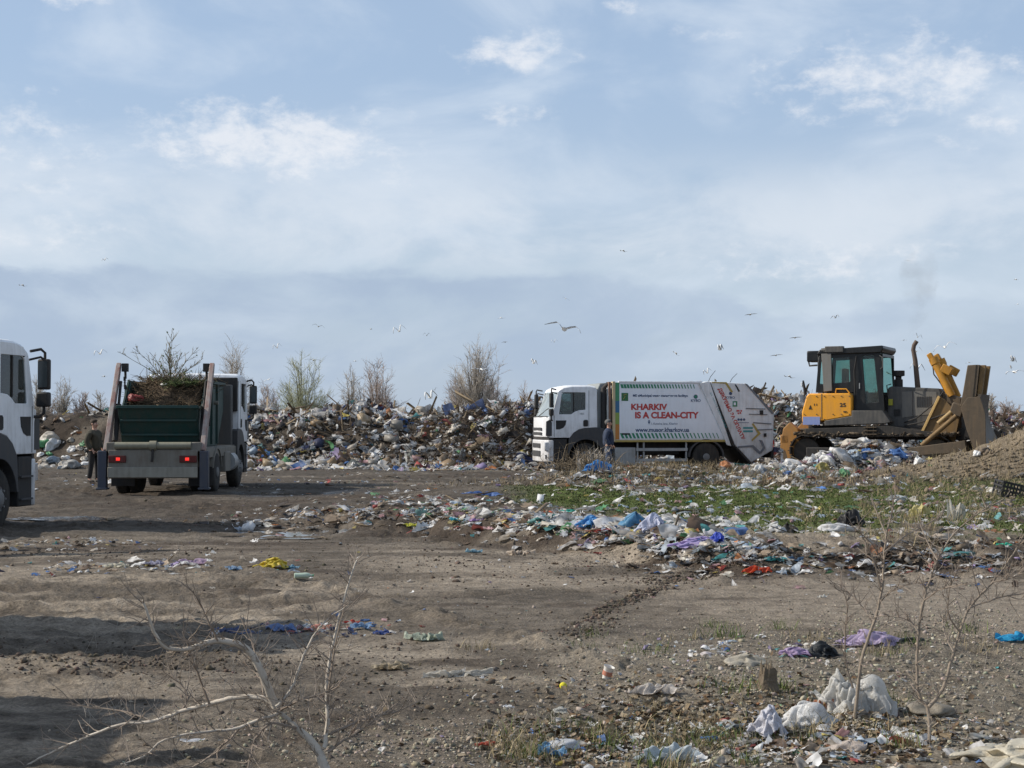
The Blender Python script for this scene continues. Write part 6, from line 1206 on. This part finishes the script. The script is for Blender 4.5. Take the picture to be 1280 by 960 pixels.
    for k in range(2): MB().prism([D(1074, 186), D(1098, 186), D(1078, 322), D(1058, 330)], -W2+.1+k*.95, -W2+.28+k*.95).build('guard_post', TY, bd, .01)
    rk = MB(); rk.prism([D(1060, 184), D(1072, 185), D(1056, 322), D(1044, 330)], -W2+.02, -.25); rk.build('guard_plate', MUDDY, bd)
    MB().prism([(bl[0][0]-.02, bl[0][1]-.14), (bl[0][0]+.06, bl[0][1]-.14), (bl[0][0]+.03, bl[0][1]+.1), (bl[0][0]-.03, bl[0][1]+.1)], -W2-.04, W2+.04).build('cutting_edge', paint('cutting edge', (.16, .15, .14), .35, metal=.7, dirt=.3), bd)
    # ripper at the back
    RY = paint('ripper yellow', (.40, .18, .03), .5, dirt=.9, dcol=(.16, .11, .07), scale=3)
    MB().prism([D(112, 560), D(128, 470), D(160, 440), D(200, 470), D(210, 520), D(180, 610), D(150, 612), D(140, 575)], -1.0, -.7).build('ripper_arm', RY, e, .02); MB().prism([D(112, 560), D(128, 470), D(160, 440), D(200, 470), D(210, 520), D(180, 610), D(150, 612)], .7, 1.0).build('ripper_arm', RY, e, .02)
    MB().box((D(135, 0)[0], 0, D(0, 520)[1]), (.3, 2.0, .3)).build('ripper_beam', RY, e, .03); MB().box((D(195, 0)[0], 0, D(0, 505)[1]), (.5, 1.2, .5)).build('ripper_mount', MUDDY, e, .04)
    for sy in (-.6, 0, .6): MB().prism([D(118, 530), D(138, 530), D(146, 620), D(128, 640), D(112, 610)], sy-.05, sy+.05).build('ripper_shank', MUDDY, e, .01)
    MB().tube([(D(236, 0)[0], -.9, D(0, 310)[1]), (D(226, 0)[0], -.95, D(0, 242)[1])], [.06, .03], 8).build('rear_exhaust_stub', BLK, e)
    # fittings: bolts, louvres, ladder, hoses, caked mud
    bo = MB()
    for X_ in (240, 300, 338, 380, 420, 458):
        for Y_ in (318, 425 if X_ > 330 else 402): bo.lathe([(.018, -1.222), (.018, -1.20)], (D(X_, 0)[0], 0, D(0, Y_ if X_ < 340 or Y_ < 400 else 402)[1]), 'y', 8)
    bo.build('panel_bolts', DRK, y_); MB().box((D(437, 0)[0], -1.21, D(0, 390)[1]), (.10, .02, .035)).build('door_latch', BLK, y_)
    lv = MB()
    for k in range(9): lv.box((D(760+k*8, 0)[0], -.638, D(0, 345)[1]), (.02, .012, .34))
    lv.build('louvres', BLK, h); lv = MB()
    for k in range(8): lv.box((D(652+k*4, 0)[0], -.63, D(0, 395)[1]), (.012, .02, .22))
    lv.build('grille', BLK, h)
    ld = MB()
    for k in range(3): ld.box((D(560, 0)[0], -1.32, D(0, 462+k*16)[1]), (.42, .10, .025))
    ld.box((D(545, 0)[0], -1.30, D(0, 478)[1]), (.03, .04, .34)).box((D(575, 0)[0], -1.30, D(0, 478)[1]), (.03, .04, .34)); ld.build('step_ladder', MUDDY, e)
    MB().tube([(D(700, 0)[0], -.68, D(0, 440)[1]), (D(760, 0)[0], -.76, D(0, 420)[1]), (D(850, 0)[0], -.82, D(0, 350)[1]), (D(880, 0)[0], -.62, D(0, 300)[1])], .022, 6).tube([(D(700, 0)[0], -.70, D(0, 455)[1]), (D(780, 0)[0], -.80, D(0, 440)[1]), (D(900, 0)[0], -.86, D(0, 400)[1])], .022, 6).build('hydraulic_hoses', BLK, e)
    MB().tube([(D(480, 0)[0], -1.0, D(0, 380)[1]), (D(476, 0)[0], -1.05, D(0, 200)[1]), (D(486, 0)[0], -1.0, D(0, 130)[1])], .018, 6).build('door_rail', BLK, c_); MB().box((D(500, 0)[0], -.99, D(0, 270)[1]), (.03, .03, .18)).build('door_handle', SIL, c_)
    n = 520; xx = rng.uniform(-2.5, 2.6, n); yy = rng.uniform(-1.28, -.72, n); zz_ = np.full(n, 1.06)+rng.normal(0, .015, n); V, Fl, cc = scatter(STONES, np.stack([xx, yy, zz_], 1), rng.uniform(.03, .11, n)[:, None]*np.array([[1.4, 1, .5]]), np.array([.13, .10, .07])*rng.uniform(.6, 1.3, (n, 1)))
    link('caked_mud', np_mesh('caked_mud', V, Fl, cc), AM, e)
    return e
bulldozer()

# ------------------------------------------------------------------ people
def skin(name, verts, edges, m, parent, root=0, sub=2):
    me = bpy.data.meshes.new(name); me.from_pydata([v[:3] for v in verts], edges, []); o = bpy.data.objects.new(name, me); C.objects.link(o); me.materials.append(m); o.parent = parent
    md = o.modifiers.new('skin', 'SKIN'); md.use_smooth_shade = True
    for q, v in enumerate(verts):
        sv = me.skin_vertices[0].data[q]; sv.radius = (v[3], v[4] if len(v) > 4 else v[3]); sv.use_root = (q == root)
    s = o.modifiers.new('sub', 'SUBSURF'); s.levels = sub; s.render_levels = sub; return o
def person(loc, rz, label, jacket, trousers, hair, pocket=True, name='person'):
    """facing +x locally, standing, 1.75 m"""
    e = empty(name, loc, rz, label, 'person'); sk = paint('skin', (.45, .26, .19), .6, dirt=.1)
    def arm(s): return [(.0, s*.20, 1.42, .055), (-.04, s*.27, 1.16, .045), (.10, s*.25, .96, .034), (.14, s*.24, .90, .03, .02)]
    V = [(0, 0, .96, .14, .11), (.0, 0, 1.12, .12, .10), (.0, 0, 1.32, .13, .11), (.0, 0, 1.44, .08, .07), (.01, 0, 1.53, .052), (.02, 0, 1.60, .085, .078), (.03, 0, 1.67, .102, .092), (.02, 0, 1.72, .085, .08), (.125, 0, 1.645, .015)]
    E = [(0, 1), (1, 2), (2, 3), (3, 4), (4, 5), (5, 6), (6, 7), (6, 8)]
    for s in (-1, 1):
        b = len(V); V += arm(s); E += [(3, b), (b, b+1), (b+1, b+2), (b+2, b+3)]
        for f in range(4): V += [(.17, s*(.225+f*.012), .86-.004*abs(f-1.5), .009), (.175, s*(.225+f*.012), .82+.004*abs(f-1.5), .008)]; k = len(V); E += [(b+3, k-2), (k-2, k-1)]
        V += [(.18, s*.215, .885, .010), (.19, s*.21, .855, .009)]; k = len(V); E += [(b+3, k-2), (k-2, k-1)]
        b = len(V); V += [(0, s*.10, .88, .085), (.01+.02*s, s*.115, .48, .058), (-.02+.05*s, s*.125, .10, .042), (.08+.05*s, s*.14, .05, .035)]; E += [(0, b), (b, b+1), (b+1, b+2), (b+2, b+3)]
    skin('body', V, E, sk, e)
    J = [(0, 0, .86, .21, .17), (0, 0, 1.08, .205, .17), (0, 0, 1.28, .215, .175), (0, 0, 1.42, .15, .12), (.0, 0, 1.53, .082, .078)]; JE = [(0, 1), (1, 2), (2, 3), (3, 4)]
    for s in (-1, 1): b = len(J); J += [(.0, s*.22, 1.40, .10), (-.05, s*.30, 1.17, .085), (.06, s*.28, 1.0, .07), (.10, s*.265, .94, .06)]; JE += [(3, b), (b, b+1), (b+1, b+2), (b+2, b+3)]
    skin('jacket', J, JE, jacket, e)
    T_ = [(0, 0, .93, .155, .13)]; TE = []
    for s in (-1, 1): b = len(T_); T_ += [(0, s*.10, .82, .105), (.01+.02*s, s*.115, .48, .078), (-.02+.05*s, s*.125, .10, .068)]; TE += [(0, b), (b, b+1), (b+1, b+2)]
    skin('trousers', T_, TE, trousers, e)
    for s in (-1, 1): skin('shoe', [(-.06+.05*s, s*.125, .05, .05, .05), (.05+.05*s, s*.135, .045, .05, .045), (.16+.05*s, s*.145, .035, .04, .03)], [(0, 1), (1, 2)], BLK, e)
    V2, F2 = ico(3); V2 = V2*(.125, .105, .108)+(.0, 0, 1.705); kq = (V2[:, 0] < .045) | (V2[:, 2] > 1.735); V2[~kq] = V2[~kq]*(.6, .8, 1)+(.0, 0, .0); link('hair', np_mesh('hair', V2, F2, None, True), hair, e)
    f = MB()
    for s in (-1, 1): f.box((.118, s*.034, 1.685), (.012, .024, .012))
    f.build('eyes', BLK, e); MB().box((.112, 0, 1.61), (.014, .045, .010)).build('mouth', paint('lip', (.28, .10, .09), .6), e); er = MB()
    for s in (-1, 1): er.lathe([(.012, -.01), (.028, 0), (.012, .01)], (.01, s*.102, 1.665), 'y', 10)
    er.build('ears', sk, e, smooth=60); return e
OLV = paint('olive jacket', (.055, .05, .035), .9, dirt=.3, scale=8, bump=.3); DTR = paint('dark trousers', (.02, .02, .022), .9, dirt=.2); NVJ = paint('navy jacket', (.03, .045, .085), .85, dirt=.3, scale=8, bump=.3); JNS = paint('blue jeans', (.07, .10, .17), .9, dirt=.3, dcol=(.2, .2, .2), scale=8); HRD = paint('brown hair', (.05, .035, .025), .9); HRG = paint('grey cap', (.12, .12, .12), .9)
p = at(118, 603); person((p.x-.02, p.y, p.z), R(-20), 'man in dark olive jacket standing at left rear of the skip truck', OLV, DTR, HRD)
p = atd(760, 560, 51.6); person((p.x, 51.4, float(H(p.x, 51.4))), R(-12), 'man in navy jacket and jeans standing behind the cab of the rubbish truck', NVJ, JNS, HRG)

# ------------------------------------------------------------------ gulls
GW = attrmat('gull feathers', .7, .15, 20, .05)
def gull_mesh(up, bank, fold=0.0):
    V = []; Fq = []; cl = []
    ring = [(-.26, .008, .006), (-.20, .03, .012), (-.10, .045, .035), (.0, .075, .07), (.09, .068, .066), (.14, .034, .036), (.18, .036, .036), (.215, .02, .02), (.255, .005, .005)]
    n = 8
    for x, ry, rz in ring:
        for k in range(n): a = 2*PI*k/n; V.append((x, math.cos(a)*ry, math.sin(a)*rz)); cl.append((.62, .62, .60) if x < .22 else (.45, .16, .05))
    for i in range(len(ring)-1):
        for k in range(n): Fq.append((i*n+k, i*n+(k+1) % n, (i+1)*n+(k+1) % n, (i+1)*n+k))
    for s in (-1, 1):
        sp = [(0, .04, 0), (.10, .2, up*.12), (.14, .32, up*.17), (.06, .48, up*.10-.02), (-.10, .60, up*.02-.05)]; ch = [.22, .21, .17, .13, .03]; b = len(V)
        for (xo, y, z), c in zip(sp, ch):
            for dx, dz in ((c*.5, 0), (0, .012), (-c*.5, 0), (0, -.006)): V.append((xo+dx-.02, s*y, z+dz)); cl.append((.58, .60, .62) if y < .5 else (.05, .05, .05))
        for i in range(4):
            for k in range(4): q = (b+i*4+k, b+i*4+(k+1) % 4, b+(i+1)*4+(k+1) % 4, b+(i+1)*4+k); Fq.append(q if s > 0 else q[::-1])
    return np_mesh('gull', np.array(V), np.array(Fq), np.array(cl), True)
GM = [gull_mesh(u, 0) for u in (1.0, 1.7, .3, -.6, 2.6)]
for me in GM: me.materials.append(GW)
G = [(705, 411, 40, 0, -10, 'largest gull, with drooping dark wingtips, above the rubbish heap'), (28, 356, 10, 3, 60, 'small dark gull at the far left of the sky'), (131, 325, 8, 1, 40, 'tiny gull high above the skip truck'), (125, 442, 15, 1, 30, 'pale gull gliding left of the skip truck shrub'), (130, 470, 9, 3, 70, 'gull just left of the skip truck arm'), (398, 408, 13, 0, 5, 'gull above the round greenish tree'), (464, 411, 7, 3, 80, 'tiny gull between the two middle gulls'), (499, 414, 15, 4, 30, 'white gull with raised wings in the middle sky'), (707, 373, 9, 2, 0, 'tiny gull above the largest gull'), (779, 313, 9, 3, 30, 'highest gull, in the middle of the sky'),
     (667, 454, 11, 4, 60, 'white gull just above the rubbish truck cab'), (602, 462, 26, 2, 15, 'long winged white gull in front of the tallest bare tree'), (538, 497, 18, 4, 40, 'white gull landing on the heap left of the tallest tree'), (845, 441, 11, 3, 50, 'dark gull over the middle of the rubbish truck'), (900, 437, 14, 4, 70, 'steeply banking gull over the rubbish truck tailgate'), (938, 393, 14, 2, -5, 'gull high above the rubbish truck tailgate'), (994, 422, 13, 2, 10, 'gull left of the bulldozer cab roof'), (970, 444, 13, 2, -8, 'lower gull left of the bulldozer cab'), (1181, 434, 24, 0, 0, 'gull with arched wings above the bulldozer blade'), (1146, 462, 17, 4, 20, 'white gull behind the bulldozer exhaust'),
     (1270, 349, 8, 3, 40, 'tiny gull high at the right edge'), (1266, 451, 13, 4, 110, 'gull diving at the right edge of the picture'), (1268, 465, 22, 2, 0, 'gull gliding low at the right edge'), (392, 450, 18, 2, 0, 'pale gull over the crown of the round greenish tree'), (444, 451, 8, 3, 50, 'dark gull above the slender bare tree'), (1135, 326, 6, 2, 0, 'faint tiny gull above the exhaust smoke'), (120, 300, 5, 2, 0, None), (884, 466, 11, 4, 30, 'gull perched low above the tailgate'), (1272, 380, 7, 3, 10, 'faint gull below the highest right edge gull'), (1003, 483, 9, 4, 90, 'gull standing up left of the bulldozer')]
rg = random.Random(3)
for q in range(22): G.append((rg.choice([rg.uniform(330, 700), rg.uniform(880, 1275)]), rg.uniform(395, 500), rg.uniform(7, 13), rg.randrange(5), rg.uniform(-60, 60), 'small pale gull wheeling low over the rubbish heap'))
for px, py, sp, t, rz, lb in G:
    if not lb: continue
    d = min(1920*1.15/sp, 230); p = atd(px, py, d); o = bpy.data.objects.new('gull', GM[t]); C.objects.link(o); o.location = p; o.rotation_euler = (R(random.uniform(-25, 25)), R(random.uniform(-15, 15)), R(rz+90+random.uniform(-15, 15))); tag(o, lb, 'gull', 'gulls over the landfill'); k = sp*d/1920/.98; o.scale = (k, k, k)

def smoke():
    V, Fc = ico(4); t = (V[:, 2]+1)/2; w = .18+.75*t; V = np.stack([V[:, 0]*w+.55*t+.15*np.sin(t*5), V[:, 1]*w, t*2.9], 1); V[:, :2] *= (1+.25*fbm(V[:, 0]*2, V[:, 1]*2, V[:, 2]*2, o=3, s=5))[:, None]
    m, g, p, o = newmat('diesel smoke'); g.nodes.remove(p); v = N(g, 'ShaderNodeVolumePrincipled', inp={'Color': (.16, .15, .15, 1)}); tc = N(g, 'ShaderNodeTexCoord'); n = N(g, 'ShaderNodeTexNoise', inp={'Scale': 1.6, 'Detail': 4.0}); L(g, tc.outputs['Object'], n.inputs['Vector'])
    r = N(g, 'ShaderNodeMapRange', inp={'From Min': .42, 'From Max': .75, 'To Max': .35}); L(g, n.outputs[0], r.inputs[0]); L(g, r.outputs[0], v.inputs['Density']); L(g, v.outputs[0], o.inputs['Volume'])
    b = atd(1136, 424, 49.6); tag(link('exhaust_smoke', np_mesh('exhaust_smoke', V, Fc, None, True), m, None, b), 'faint dark diesel smoke drifting up from the bulldozer exhaust', 'smoke', kind='stuff')
smoke()
S.cycles.volume_step_rate = 4; S.cycles.volume_max_steps = 24
